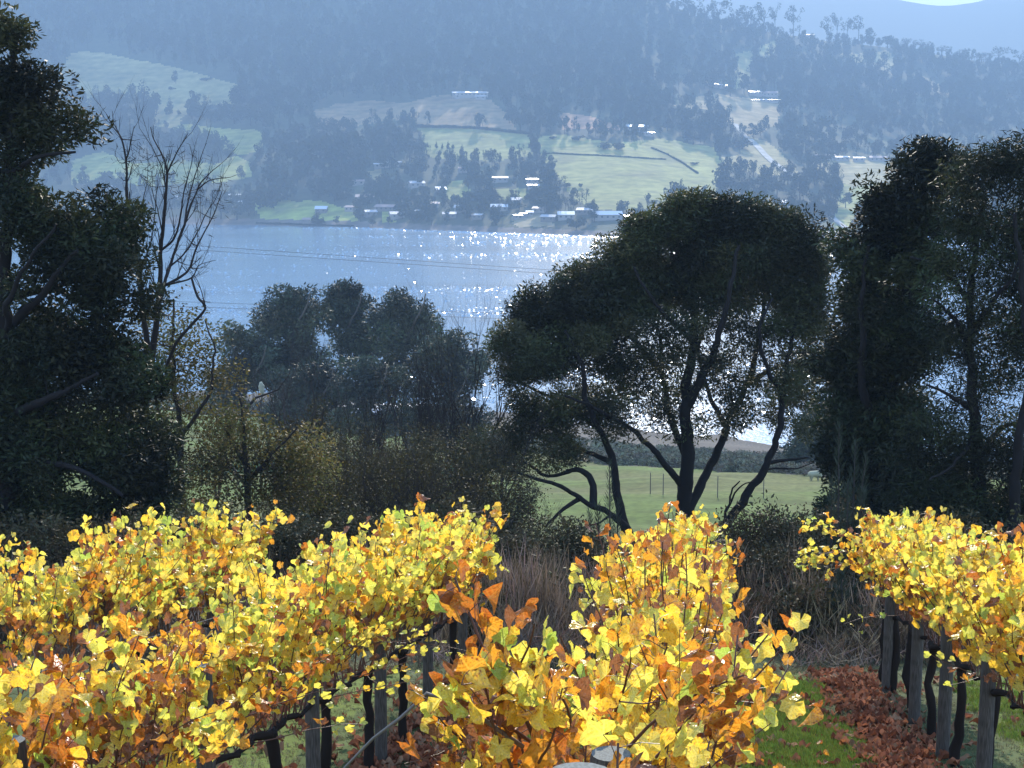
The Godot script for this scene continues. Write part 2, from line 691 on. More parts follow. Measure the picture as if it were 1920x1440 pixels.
func road(px: Array, wide: float) -> void:
	var curve := Curve3D.new()
	for p in px:
		curve.add_point(on_hill(p[0], p[1]))
	var pts := curve.tessellate_even_length(4, 6.0)
	var b := MB.new()
	for i in pts.size():
		var t: Vector3 = (pts[mini(i + 1, pts.size() - 1)] - pts[maxi(i - 1, 0)])
		t.y = 0
		var side := t.normalized().cross(Vector3.UP) * wide * 0.5
		for s in [-1, 1]:
			var p: Vector3 = pts[i] + side * s
			b.v.append(Vector3(p.x, maxf(hill_y(px_of(p), -p.z), pts[i].y - 0.5) + 0.6, p.z))
			b.n.append(Vector3.UP)
			b.col.append(Color(0.40, 0.39, 0.37))
		if i:
			var k := b.v.size() - 4
			b.idx.append_array(PackedInt32Array([k, k + 2, k + 1, k + 1, k + 2, k + 3]))
	obj("road", b.mesh(M.hill), null, "structure")


# ---- houses of the far shore: wall, roof, windows
func house(px: float, py: float, wide: float, deep: float, tall: float, rise: float, label: String, turn := 0.0, roof_mat: StandardMaterial3D = null, wall_mat: StandardMaterial3D = null, called := "house") -> void:
	wide *= 0.86
	var p := on_hill(px, py)
	var o := thing(called, label, called.replace("_", " "), p, turn)
	var w := MB.new()
	w.box(Transform3D(Basis(), Vector3(0, tall * 0.5 - 1.0, 0)), Vector3(wide, tall + 2.0, deep))
	obj("wall", w.mesh(wall_mat if wall_mat else M.wall), o)
	var e := 0.6
	if roof_mat == null and (int(px) % 3 != 0 or wide > 30.0):
		rise = deep * 0.125      # low sheet-metal roofs
	for s in [1, -1]:
		var r := MB.new()
		var y0 := tall - 0.15
		var a := Vector3(-wide * 0.5 - e, y0, s * (deep * 0.5 + e))
		var b := Vector3(wide * 0.5 + e, y0, s * (deep * 0.5 + e))
		var c := Vector3(wide * 0.5 + e, y0 + rise, 0)
		var d := Vector3(-wide * 0.5 - e, y0 + rise, 0)
		var up := Vector3(0, 0.18, 0)
		r.quad(a + up, b + up, c + up, d + up)
		r.quad(d, c, b, a)
		r.quad(a, b, b + up, a + up)
		r.quad(b, c, c + up, b + up)
		r.quad(d, a, a + up, d + up)
		obj("roof_slope", r.mesh(roof_mat if roof_mat else M.roof), o)
	for s in [1, -1]:
		var g := MB.new()
		g.tri(Vector3(s * wide * 0.5, tall - 0.1, -deep * 0.5), Vector3(s * wide * 0.5, tall - 0.1, deep * 0.5), Vector3(s * wide * 0.5, tall + rise - 0.1, 0))
		obj("gable", g.mesh(wall_mat if wall_mat else M.wall), o)
	var count := maxi(2, int(wide / 4.0))
	for i in count:
		var g := MB.new()
		var x := (float(i) + 0.5) / count * wide - wide * 0.5
		g.box(Transform3D(Basis(), Vector3(x, tall * 0.55, deep * 0.5 + 0.03)), Vector3(1.5, 1.2, 0.12))
		obj("window", g.mesh(M.glass), o)


func build_houses() -> void:
	M.roof_dull = mat(lin(0.34, 0.35, 0.36), 0.55)
	var near := deg_to_rad(8.0)
	house(882, 182, 44, 12, 3.6, 3.4, "large long white-roofed house high on the slope under the forest", 0.0)
	house(862, 184, 12, 8, 2.6, 1.6, "small pale outbuilding just below the left end of the large white-roofed house", 0.2)
	house(902, 186, 13, 7, 2.4, 1.6, "small pale outbuilding just below the right end of the large white-roofed house", -0.15)
	house(712, 311, 13, 8, 3.0, 1.9, "left of two bright tin-roofed houses above the village trees", 0.1)
	house(737, 308, 17, 9, 3.2, 3.2, "right of two bright tin-roofed houses, its roof pitched to a point", 0.0)
	house(938, 341, 15, 9, 3.2, 2.4, "white-roofed house beside the tall dark cypress in the village", -0.05)
	house(998, 344, 12, 8, 3.0, 1.8, "upper of two stacked white roofs near the foot of the dark hedgerow trees", 0.05)
	house(1000, 354, 11, 7, 2.6, 1.6, "lower of two stacked white roofs near the foot of the dark hedgerow trees", 0.0)
	house(936, 395, 15, 8, 3.0, 2.2, "bright white roof low in the village above the dark shore trees", 0.0)
	house(970, 410, 7, 6, 2.6, 1.5, "leftmost of three small white sheds near the shore", 0.3)
	house(982, 407, 6, 5, 2.6, 1.5, "middle of three small white sheds near the shore", -0.2)
	house(993, 404, 6, 5, 2.4, 1.4, "rightmost of three small white sheds near the shore", 0.1)
	house(1062, 411, 14, 9, 3.4, 2.4, "white-roofed house by the shore left of the round bush", 0.0)
	house(1140, 412, 25, 9, 3.6, 2.6, "long grey-roofed house by the shore below the large paddock", 0.04)
	house(1186, 415, 12, 9, 3.4, 1.6, "pale house by the shore at the edge of the big dark crown", -0.1, null, M.wall)
	house(682, 379, 17, 10, 4.4, 2.2, "dull grey-roofed two-storey house among shore trees", 0.0, M.roof_red, M.wall_dark)
	house(722, 394, 21, 7, 2.8, 2.0, "low shed with a long sloping roof beside the grey-roofed house", -0.5, M.roof_red, M.wall_dark)
	house(762, 384, 10, 8, 3.2, 1.6, "small house with a pale roof line in the dark shore trees", 0.1, M.roof_red, M.wall_dark)
	house(1194, 243, 24, 9, 3.6, 2.2, "long low house with a bright roof ridge at the top of the large paddock", near)
	house(1216, 253, 12, 7, 2.8, 1.6, "outbuilding stepping down from the long low house at the paddock top", near)
	house(1510, 68, 17, 8, 4.0, 2.0, "white shed standing on the bare ridge between the gum trees", 0.0)
	for i in 4:
		house(1327 + i * 10, 163 + i * 1.6, 5.5, 13, 2.4, 1.2, ["first", "second", "third", "last"][i] + " from the left in the row of four bright greenhouses", 0.25, null, null, "greenhouse")
	house(1414, 179, 17, 10, 3.6, 3.4, "house with a bright pointed roof on the terrace beside the greenhouses", 0.0)
	house(1438, 180, 25, 10, 3.4, 2.2, "wide grey-roofed house on the terrace right of the bright pointed roof", 0.0, M.roof_red)
	house(1432, 190, 44, 5, 1.8, 0.8, "long low pale shed below the terrace houses", -0.06)
	house(1548, 300, 22, 8, 3.2, 1.8, "long low house on the right end of the slope below the woods", 0.05, M.roof_red)
	house(1580, 303, 15, 8, 3.2, 1.8, "pale house with a white roof right of the long low house", 0.0)
	house(1612, 305, 12, 8, 3.2, 1.8, "small bright house between two larger ones on the right slope", -0.1)
	house(1648, 303, 20, 9, 3.0, 1.8, "house with a wide white roof nearest the right-hand dark trees", 0.0, M.roof_red)
	house(1476, 388, 12, 8, 3.2, 1.8, "white roof just above the crown of the big umbrella tree", 0.0)
	house(1558, 445, 14, 8, 3.0, 1.8, "white-roofed boat shed at the shore between the two big dark trees", 0.0)
	house(316, 376, 14, 8, 3.0, 2.0, "house with a bright roof seen through the dead tree", 0.0)
	house(205, 356, 11, 8, 3.0, 1.6, "small pale house at the left above the leafy branch tips", 0.0)
	house(437, 372, 11, 7, 3.0, 1.6, "pale house right of the dead tree above the shore", 0.1)
	house(452, 384, 8, 6, 2.8, 1.4, "small white shed below the pale house by the left shore", -0.1)
	# the small houses and sheds that stand thick along the shore
	var more := [[655, 395, "small house in trees at the left end of the village"], [692, 404, "small shed near the water below the dull grey-roofed house"], [742, 408, "low house near the water right of the long sloping shed"], [790, 402, "low dark-roofed house in the left middle of the shore trees"], [812, 388, "small house above the low dark-roofed one in the shore trees"], [842, 408, "boat shed close to the water in the middle of the village"], [866, 396, "house with a dull roof left of the low bright village roof"], [895, 410, "long low house near the water below the cypress"], [1012, 398, "small house between the white sheds and the white shore roof"], [1030, 414, "tiny shed by the beach left of the white shore roof"], [780, 350, "house among garden trees above the middle of the shore"], [825, 362, "dull-roofed house in gardens left of the cypress"], [670, 345, "house in gardens below the two bright tin roofs"], [640, 366, "house at the upper left edge of the village gardens"], [968, 382, "small house right of the low bright village roof"], [600, 398, "small shed at the right end of the left shore paddock"], [872, 322, "house among trees under the middle paddock"], [1100, 402, "small cottage between the white shore roof and the long grey house"]]
	for i in more.size():
		house(more[i][0], more[i][1], 9.0 + (i * 37 % 7), 7.0 + i % 3, 3.0, 1.4 + 0.3 * (i % 4), more[i][2], (i * 53 % 9 - 4) * 0.09, [M.roof_red, M.roof_dull, M.roof_dull, null][i % 4], [M.wall, M.wall_dark][i % 2])
	# a boathouse on piles at the water's edge
	var p := on_hill(573, 424)
	var o := thing("boathouse", "small dark boathouse on legs at the far water's edge", "boathouse", Vector3(p.x, 0, p.z + 6.0), 0.1)
	var w := MB.new()
	w.box(Transform3D(Basis(), Vector3(0, 4.2, 0)), Vector3(6, 3.4, 5))
	obj("wall", w.mesh(M.wall_dark), o)
	for s in [1, -1]:
		var r := MB.new()
		r.quad(Vector3(-3.4, 5.8, s * 2.9), Vector3(3.4, 5.8, s * 2.9), Vector3(3.4, 7.4, 0), Vector3(-3.4, 7.4, 0))
		obj("roof_slope", r.mesh(M.roof_red), o)
		for x in [-2.5, 2.5]:
			var l := MB.new()
			l.tube([Vector3(x, -1, s * 2.0), Vector3(x, 2.6, s * 2.0)], [0.18, 0.18], 6)
			obj("leg", l.mesh(M.bark), o)


# ---- far trees: one mesh each, ragged crowns of leaf sprays on a trunk; base at the origin, one metre tall in unit size
func far_tree_mesh(kind: String, s: int, dense := 1.0) -> ArrayMesh:
	var r := rng_of(s)
	var b := MB.new()
	var lobes := []
	match kind:
		"round":
			for i in 9:
				var a := r.randf() * TAU
				var q := sqrt(r.randf()) * 0.30
				lobes.append([Vector3(cos(a) * q, r.randf_range(0.28, 0.82), sin(a) * q), r.randf_range(0.15, 0.24)])
		"cone":
			for i in 11:
				var y := 0.10 + 0.84 * i / 10.0
				var q := 0.30 * (1.0 - y) + 0.02
				var a := r.randf() * TAU
				lobes.append([Vector3(cos(a) * q * 0.5, y, sin(a) * q * 0.5), q * 0.75 + 0.05])
		"gum":
			for i in 8:
				var a := r.randf() * TAU
				var q := r.randf_range(0.08, 0.34)
				lobes.append([Vector3(cos(a) * q, r.randf_range(0.55, 0.93), sin(a) * q), r.randf_range(0.09, 0.16)])
		"bush":
			for i in 7:
				var a := r.randf() * TAU
				var q := sqrt(r.randf()) * 0.45
				lobes.append([Vector3(cos(a) * q, r.randf_range(0.25, 0.7), sin(a) * q), r.randf_range(0.25, 0.36)])
	for l in lobes:
		var c: Vector3 = l[0]
		var rad: float = l[1]
		var count := int((clampf(1700.0 * rad * rad, 14, 70) if kind != "gum" else 34.0) * dense)
		for i in count:
			var d := unit(r)
			var p := c + d * rad * pow(r.randf(), 0.3) * Vector3(1, 0.8, 1)
			var e := unit(r)
			var size := rad * r.randf_range(0.35, 0.6) if kind != "gum" else rad * r.randf_range(0.3, 0.55)
			b.blade(p - e * size * 0.5, e, e.cross(unit(r)).normalized(), size, size * 0.8)
	var m := b.mesh(M.leaf_far)
	var t := MB.new()
	m.set_meta("wood", t)
	if kind == "gum":
		var lean := Vector3(r.randf_range(-0.05, 0.05), 0, r.randf_range(-0.05, 0.05))
		t.tube([Vector3(0, -0.08, 0), lean + Vector3(0, 0.35, 0), lean * 2 + Vector3(0, 0.75, 0)], [0.022, 0.016, 0.008], 5, false)
		for l in lobes:
			t.tube([lean + Vector3(0, 0.4 + r.randf() * 0.2, 0), l[0]], [0.010, 0.004], 4, false)
	else:
		t.tube([Vector3(0, -0.1, 0), Vector3(0, 0.4, 0)], [0.03, 0.02], 5, false)
	m.set_meta("whole", t.mesh(M.bark, m.duplicate()))
	m.set_meta("wood", t.mesh(M.bark))
	return m


var far_kinds := {}

func far_mesh(kind: String, r: RandomNumberGenerator) -> ArrayMesh:
	return far_kinds[kind][r.randi() % far_kinds[kind].size()]


var anchors := []
var told := {}

func told_apart(px: float, py: float, tall: float, wide: float, kind: String, group: String) -> String:
	var best := 0
	for i in anchors.size():
		if Vector2(anchors[i][0] - px, (anchors[i][1] - py) * 1.3).length() < Vector2(anchors[best][0] - px, (anchors[best][1] - py) * 1.3).length():
			best = i
	var dx: float = px - anchors[best][0]
	var dy: float = py - anchors[best][1]
	var far := Vector2(dx, dy).length()
	var how := ""
	if absf(dy) > 6.0:
		how = "above" if dy < 0 else "below"
	if absf(dx) > 8.0 or how == "":
		how += (" " if how else "") + ("left of" if dx < 0 else "right of")
	var away := "close" if far < 22.0 else ("somewhat" if far < 45.0 else "far")
	var build: String = {"gum": "gum", "cone": "pointed tree", "bush": "low bush", "round": "tree"}[kind]
	var size := "tall" if tall > 44.0 else ("middling" if tall > 25.0 else "small")
	var girth := "broad" if wide > tall * 1.02 else ("slim" if wide < tall * 0.85 else "even")
	if kind == "bush":
		girth = "dark"
	return "%s %s %s %s %s the %s" % [size, girth, build, away, how, anchors[best][2]]


func far_tree(px: float, py: float, tall: float, wide: float, kind: String, label: String, group: String, r: RandomNumberGenerator) -> void:
	var p := on_hill(px, py)
	var scale := -p.z / F
	var shape := far_mesh(kind, r)
	var called: String = {"round": "round_tree", "cone": "conifer", "gum": "gum_tree", "bush": "bush"}[kind]
	var o: Node3D
	if group == "":
		o = thing(called, label, "tree")
		obj("crown", shape, o)
		obj("trunk", shape.get_meta("wood"), o)
	else:
		o = obj(called, shape.get_meta("whole"))
	var h := tall * scale
	var w: float = wide * scale / {"round": 0.92, "cone": 0.66, "gum": 0.8, "bush": 1.25}[kind]
	o.transform = Transform3D(Basis(Vector3.UP, r.randf() * TAU).scaled(Vector3(w, h, w)), p)
	if group != "":
		label = told_apart(px, py, tall, wide, kind, group)
	tag(o, label, {"round": "tree", "cone": "conifer", "gum": "gum tree", "bush": "bush"}[kind], group)


const A_HEDGE := "dark trees in the belts between the left-hand paddocks across the water"
const A_MID := "dark trees massed between the paddocks in the middle of the far slope"
const A_RIDGE := "tall thin-trunked gum trees standing up along the far ridge"
const A_ROAD := "dark trees beside the climbing road on the far slope"

func build_far_trees() -> void:
	var r := rng_of(21)
	anchors = [[882, 176, "large white-roofed hillside house"], [712, 305, "left bright tin roof"], [737, 300, "right bright tin roof"], [938, 335, "white roof beside the cypress"], [998, 343, "two stacked white roofs"], [936, 388, "low bright village roof"], [980, 405, "three small white sheds"], [1062, 400, "white shore roof by the round bush"], [1140, 402, "long grey shore house"], [682, 370, "dull grey-roofed house"], [722, 388, "long sloping shed"], [762, 380, "small pale-lined house"], [1194, 235, "long low paddock-top house"],
		[1510, 58, "white ridge shed"], [1342, 160, "row of greenhouses"], [1414, 172, "bright pointed terrace roof"], [1548, 294, "long low right-slope house"], [1612, 298, "small bright right-slope house"], [316, 370, "house behind the dead tree"], [205, 350, "small pale left house"], [437, 366, "pale house near the left shore"], [573, 420, "dark boathouse"], [140, 170, "pale tree at the topmost paddock"], [272, 190, "tall pointed belt tree"],
		[333, 148, "lone tree on the topmost paddock"], [320, 200, "slender belt-gap tree"], [466, 185, "tree at the topmost paddock's tip"], [152, 316, "round tree on the lower left paddock"], [512, 330, "largest left conifer"], [866, 280, "middle paddock's pointed tree"], [917, 290, "egg-shaped paddock tree"], [1033, 225, "blocky tree by the pinkish paddock"], [976, 225, "tree at the brownish paddock's end"], [1029, 350, "tall tree at the paddock corner"], [1360, 220, "egg-shaped terrace tree"],
		[1361, 265, "narrow paddock-top cypress"], [1358, 335, "big mass beside the large paddock"], [1562, 355, "large tree above the crown gap"], [1482, 45, "isolated ridge gum"], [1603, 58, "spreading ridge gum"], [1658, 76, "domed ridge tree"], [770, 236, "left end of the long hedge"], [575, 300, "dark gully left of the hedge"]]
	far_kinds = {"round": [], "cone": [], "gum": [], "bush": []}
	for k in far_kinds:
		for i in 5:
			far_kinds[k].append(far_tree_mesh(k, 100 + i * 7 + k.length()))
	# those that stand out one by one: x, y of the foot, height and width in the view
	for t in [
		[140, 192, 52, 36, "round", "pale rounded tree at the left edge of the topmost paddock"], [272, 216, 66, 46, "cone", "tall pointed dark tree in the middle of the left paddock belt"],
		[333, 160, 26, 16, "round", "lone upright dark tree near the middle of the topmost paddock"], [325, 170, 7, 16, "bush", "low dark bush below the lone tree on the topmost paddock"],
		[320, 214, 34, 18, "cone", "slender dark tree standing alone in the gap of the left tree belt"], [336, 214, 10, 9, "cone", "tiny pointed tree right of the slender tree in the belt gap"],
		[390, 154, 7, 26, "bush", "flat dark bush at the upper right of the topmost paddock"], [466, 200, 40, 34, "round", "rounded dark tree at the right tip of the topmost paddock"],
		[292, 348, 30, 12, "cone", "small pointed conifer seen through the dead tree"], [152, 322, 16, 15, "round", "small round tree alone on the lower left paddock"],
		[512, 382, 118, 74, "cone", "largest dark conifer above the left shore paddock"], [866, 289, 20, 13, "cone", "small pointed tree at the top edge of the middle paddock"],
		[917, 301, 26, 16, "round", "egg-shaped dark tree alone low in the middle paddock"], [801, 273, 10, 7, "cone", "first of five little trees in a row across the middle paddock"],
		[818, 275, 14, 6, "cone", "second of five little trees in a row across the middle paddock"], [829, 276, 12, 5, "cone", "third of five little trees in a row across the middle paddock"],
		[840, 277, 16, 8, "cone", "fourth and tallest of five little trees in a row across the middle paddock"], [849, 276, 9, 6, "cone", "last of five little trees in a row across the middle paddock"],
		[1033, 247, 56, 38, "round", "broad blocky dark tree left of the pinkish paddock"], [976, 246, 52, 38, "round", "dark tree at the right end of the upper brownish paddock"],
		[1000, 286, 36, 28, "round", "dark tree where the hedge lines cross left of the large paddock"], [1018, 313, 20, 15, "bush", "small dark clump at the left foot of the large paddock"],
		[1029, 380, 66, 38, "round", "tall rounded dark tree at the lower left corner of the large paddock"], [1026, 402, 50, 46, "round", "wide dark tree below the tall rounded one by the large paddock corner"],
		[919, 374, 56, 26, "cone", "tall dark cypress in the middle of the village"], [898, 374, 34, 28, "cone", "shorter dark cypress touching the tall one in the village"],
		[1065, 352, 9, 20, "bush", "flat oval dark bush low on the large paddock"], [1089, 353, 10, 9, "bush", "small dark bush right of the oval one on the large paddock"],
		[1076, 392, 24, 18, "round", "round dark tree just above the white-roofed shore house"], [1082, 430, 28, 36, "bush", "big round pale bush on the beach grass"],
		[1228, 386, 11, 18, "bush", "round bush on the large paddock at the edge of the near dark crown"], [1303, 312, 6, 18, "bush", "flat dark bush at the right of the large paddock"],
		[1036, 259, 7, 20, "bush", "low dark hedge clump at the top left of the large paddock"], [1085, 262, 10, 28, "bush", "dark shrub group below the pinkish paddock"], [1360, 243, 54, 34, "round", "large egg-shaped dark tree below the terrace houses"],
		[1361, 280, 36, 13, "cone", "narrow dark cypress at the top of the large paddock"], [1392, 278, 22, 46, "bush", "wide dark thicket right of the narrow cypress"],
		[1412, 254, 26, 36, "round", "dark tree on the bend of the climbing road"], [1358, 364, 66, 60, "round", "big dark tree mass right of the large paddock"],
		[1424, 380, 50, 56, "round", "dark tree right of the big mass by the large paddock"], [1562, 384, 66, 50, "round", "large dark tree above the gap between the near crowns"],
		[1560, 428, 48, 30, "round", "dark tree low in the gap between the near crowns"], [1503, 376, 54, 40, "round", "dark tree left of the gap between the near crowns"], [1484, 372, 16, 14, "round", "small pale tree above the umbrella crown"],
		[1482, 72, 62, 38, "gum", "isolated gum tree left of the white shed on the ridge"], [1545, 82, 52, 30, "gum", "first gum tree right of the white shed on the ridge"], [1603, 80, 54, 36, "gum", "spreading gum tree at the right of the ridge group"],
		[1627, 84, 34, 30, "round", "round tree on the ridge right of the spreading gum"], [1658, 86, 24, 40, "round", "domed dark tree further right on the falling ridge"],
		[1132, 279, 16, 30, "bush", "left half of the clipped dark hedge block on the large paddock"], [1160, 281, 15, 32, "bush", "right half of the clipped dark hedge block on the large paddock"],
	]:
		far_tree(t[0], t[1], t[2], t[3], t[4], t[5], "", r)
	# belts and masses of trees that nothing tells apart
	for t in [
		[185, 204, 34, 44, 0], [215, 208, 34, 40, 0], [242, 206, 42, 38, 0], [295, 212, 40, 30, 0], [170, 218, 30, 40, 0], [200, 228, 36, 46, 0], [235, 235, 40, 46, 0], [265, 238, 40, 44, 0], [360, 222, 38, 40, 0], [385, 224, 30, 44, 0], [412, 226, 34, 42, 0], [440, 232, 38, 44, 0], [470, 236, 40, 44, 0],
		[495, 238, 44, 44, 0], [250, 280, 52, 50, 0], [285, 290, 56, 50, 0], [320, 285, 40, 44, 0], [345, 282, 44, 40, 0], [380, 288, 44, 44, 0], [408, 304, 52, 46, 0], [432, 300, 32, 30, 0], [225, 260, 44, 44, 0], [195, 255, 40, 44, 0], [170, 270, 40, 40, 0], [195, 345, 26, 38, 0], [228, 345, 24, 36, 0],
		[340, 405, 50, 46, 0], [375, 408, 60, 50, 0], [410, 410, 60, 50, 0], [440, 412, 52, 44, 0], [462, 405, 50, 40, 0], [300, 402, 40, 46, 0], [260, 400, 36, 44, 0],
		[548, 345, 84, 60, 1], [575, 330, 80, 60, 1], [605, 330, 86, 64, 1], [640, 330, 90, 66, 1], [672, 330, 84, 60, 1], [700, 296, 64, 56, 1], [740, 292, 62, 60, 1], [768, 300, 70, 52, 1], [655, 280, 46, 50, 1], [610, 275, 46, 50, 1], [560, 275, 46, 50, 1], [525, 290, 50, 50, 1], [720, 262, 44, 36, 1], [757, 240, 26, 28, 1], [780, 330, 40, 44, 1],
		[955, 230, 30, 24, 1], [990, 240, 34, 30, 1], [1010, 222, 34, 30, 1], [595, 372, 40, 40, 1], [625, 378, 40, 40, 1],
		[1448, 74, 66, 20, 2], [1425, 72, 66, 46, 2], [1400, 72, 64, 44, 2], [1372, 68, 64, 46, 2], [1345, 62, 62, 46, 2], [1318, 54, 58, 44, 2], [1290, 44, 52, 44, 2], [1265, 34, 46, 40, 2], [1240, 24, 42, 40, 2], [1562, 80, 56, 30, 2], [1583, 80, 48, 28, 2], [1692, 92, 24, 26, 2], [1722, 100, 30, 40, 2], [1760, 106, 22, 40, 2], [1800, 112, 22, 40, 2], [1835, 118, 20, 40, 2], [1868, 124, 36, 44, 2], [1902, 130, 34, 40, 2],
		[1290, 252, 54, 44, 3], [1320, 262, 58, 46, 3], [1345, 258, 50, 40, 3], [1300, 272, 26, 40, 3], [1395, 368, 44, 50, 3], [1460, 372, 46, 44, 3], [1480, 350, 40, 40, 3], [1530, 350, 50, 46, 3], [1540, 320, 46, 46, 3], [1512, 282, 52, 44, 3], [1480, 262, 54, 40, 3], [1545, 268, 56, 50, 3], [1590, 390, 30, 30, 3], [1530, 400, 40, 40, 3],
	]:
		var k: String = ["round", "round", "gum", "round"][t[4]]
		far_tree(t[0], t[1], t[2], t[3], k, ["dark rounded tree in a belt between left-hand paddocks across the water", "dark tree in the mass between the paddocks in the middle of the far slope", "tall thin-trunked gum tree in the line along the far ridge", "dark tree in the clumps around the climbing road on the far slope"][t[4]], [A_HEDGE, A_MID, A_RIDGE, A_ROAD][t[4]], r)
	# gardens and shore trees of the village
	var made := 0
	var tries := 0
	while made < 185 and tries < 3000:
		tries += 1
		var px := r.randf_range(560, 1210)
		var py := r.randf_range(318, 424)
		if field_at(px, py) >= 0 or field_at(px, py + 6) >= 0 or (px > 1050 and py < 398) or (px > 1040 and r.randf() < 0.5):
			continue
		if absf(px - 723) < 24 and absf(py - 316) < 12 or absf(px - 936) < 16 and absf(py - 342) < 9 or absf(px - 936) < 16 and absf(py - 396) < 10 or absf(px - 998) < 14 and absf(py - 352) < 14 or absf(px - 1062) < 16 and absf(py - 412) < 10 or absf(px - 980) < 18 and absf(py - 410) < 9:
			continue
		made += 1
		var low := py > 385.0
		var tall := r.randf_range(12, 30) if not low else r.randf_range(14, 36)
		far_tree(px, py, tall, tall * r.randf_range(0.7, 1.15), "round" if r.randf() < 0.72 else ("bush" if r.randf() < 0.6 else "cone"), "one of the dark garden trees among the houses of the far village", "dark garden trees among the houses of the far village", r)
	# the forest that covers the rest of the slope, and the scrub on it
	var at_ := [[], [], [], []]
	var tint := [[], [], [], []]
	for i in 15000:
		var px := r.randf_range(-350, 2250)
		var d := sqrt(r.randf_range(1060.0 * 1060.0, 2330.0 * 2330.0))
		if d < shore_at(px) + 22.0:
			continue
		var py := hill_sight(px, d)
		if d < RIDGE_AT and (field_at(px, py) >= 0 or field_at(px, py + 5) >= 0 and r.randf() < 0.8):
			continue
		var x := hx(px) * d
		var n := N.get_noise_2d(x * 0.35, d * 0.35)
		var open := 0.35 if px > 1200 and py > 60 else 0.0
		if py > 330.0:
			open = 0.45
		if n < -0.28 + open * 0.6 and r.randf() < 0.25 + open:
			continue
		if px > 560 and px < 1215 and py > 312 and r.randf() < 0.5:
			continue
		var k := r.randi() % 3 if r.randf() < 0.9 else 3
		var h := r.randf_range(9, 19) if py > 215 else r.randf_range(13, 26)
		if k == 3:
			h *= 0.35
		if d > RIDGE_AT - 60.0 and px > 1180:
			h *= 0.75
		var w := h * r.randf_range(0.55, 0.85)
		at_[k].append(Transform3D(Basis(Vector3.UP, r.randf() * TAU).scaled(Vector3(w, h, w)), Vector3(x, hill_y(px, d) - 0.3, -d)))
		var g := r.randf_range(0.6, 1.5)
		tint[k].append(Color(g * r.randf_range(0.9, 1.25), g, g * r.randf_range(0.8, 1.1)))
	for k in 4:
		copies("forest", far_tree_mesh(["round", "gum", "round", "bush"][k], 300 + k, 0.75).get_meta("whole"), at_[k], tint[k], null, "stuff")
	# the long dark hedge across the middle paddocks
	hedge([[770, 236], [820, 239], [880, 240], [940, 246], [1000, 252]], 3.2, "long dark hedge across the slope under the brownish paddock", r)
	hedge([[1018, 290], [1040, 288], [1100, 292], [1180, 297], [1250, 301]], 1.4, "thin fence-line hedge crossing the large paddock", r)
	hedge([[1222, 278], [1250, 290], [1280, 308], [1310, 330]], 1.5, "slanting fence-line hedge down the right of the large paddock", r)
	hedge([[478, 419], [540, 421], [600, 423], [660, 425]], 1.6, "low dark bank of scrub along the left shore paddock", r)


func hedge(px: Array, tall: float, label: String, r: RandomNumberGenerator) -> void:
	var o := thing("hedge", label, "hedge")
	var where := []
	for i in px.size() - 1:
		var a := on_hill(px[i][0], px[i][1])
		var b := on_hill(px[i + 1][0], px[i + 1][1])
		var n := int(a.distance_to(b) / (tall * 0.5))
		for k in n:
			var p := a.lerp(b, float(k) / n)
			p.y = hill_y(px_of(p), -p.z) - 0.2
			var s := tall * r.randf_range(0.8, 1.3)
			where.append(Transform3D(Basis(Vector3.UP, r.randf() * TAU).scaled(Vector3(s * 1.2, s, s * 1.2)), p))
	copies("foliage", far_kinds["bush"][0], where, [], o, "stuff")


# ---- sprays of leaves from which crowns are put together
var sprays := {}

func spray_mesh(s: int, count: int, radius: float, long_: float, wide: float, mat_: Material, hang := 0.0) -> ArrayMesh:
	var r := rng_of(s)
	var b := MB.new()
	for i in count:
		var p := ball(r) * radius
		var d := (p.normalized() * 0.7 + unit(r) + Vector3(0, -hang, 0)).normalized()
		var l := long_ * r.randf_range(0.7, 1.3)
		b.blade(p - d * l * 0.3, d, d.cross(unit(r)).normalized(), l, wide * r.randf_range(0.7, 1.3))
	return b.mesh(mat_)


func spray(kind: String) -> ArrayMesh:
	if sprays.is_empty():
		sprays = {
			"wattle": spray_mesh(1, 170, 0.40, 0.13, 0.034, M.leaf_wattle),
			"dark": spray_mesh(2, 210, 0.42, 0.14, 0.045, M.leaf_dark),
			"needle": spray_mesh(3, 260, 0.40, 0.20, 0.016, M.leaf_dark),
			"olive": spray_mesh(4, 46, 0.42, 0.075, 0.040, M.leaf_olive),
			"gum": spray_mesh(5, 80, 0.75, 0.34, 0.11, M.leaf_euc, 0.5),
			"shrub": spray_mesh(6, 80, 0.30, 0.075, 0.032, M.leaf_shrub),
			"open": spray_mesh(7, 90, 0.40, 0.16, 0.026, M.leaf_dark, 0.3),
			"bare": spray_mesh(8, 26, 0.45, 0.06, 0.028, M.leaf_olive),
		}
	return sprays[kind]


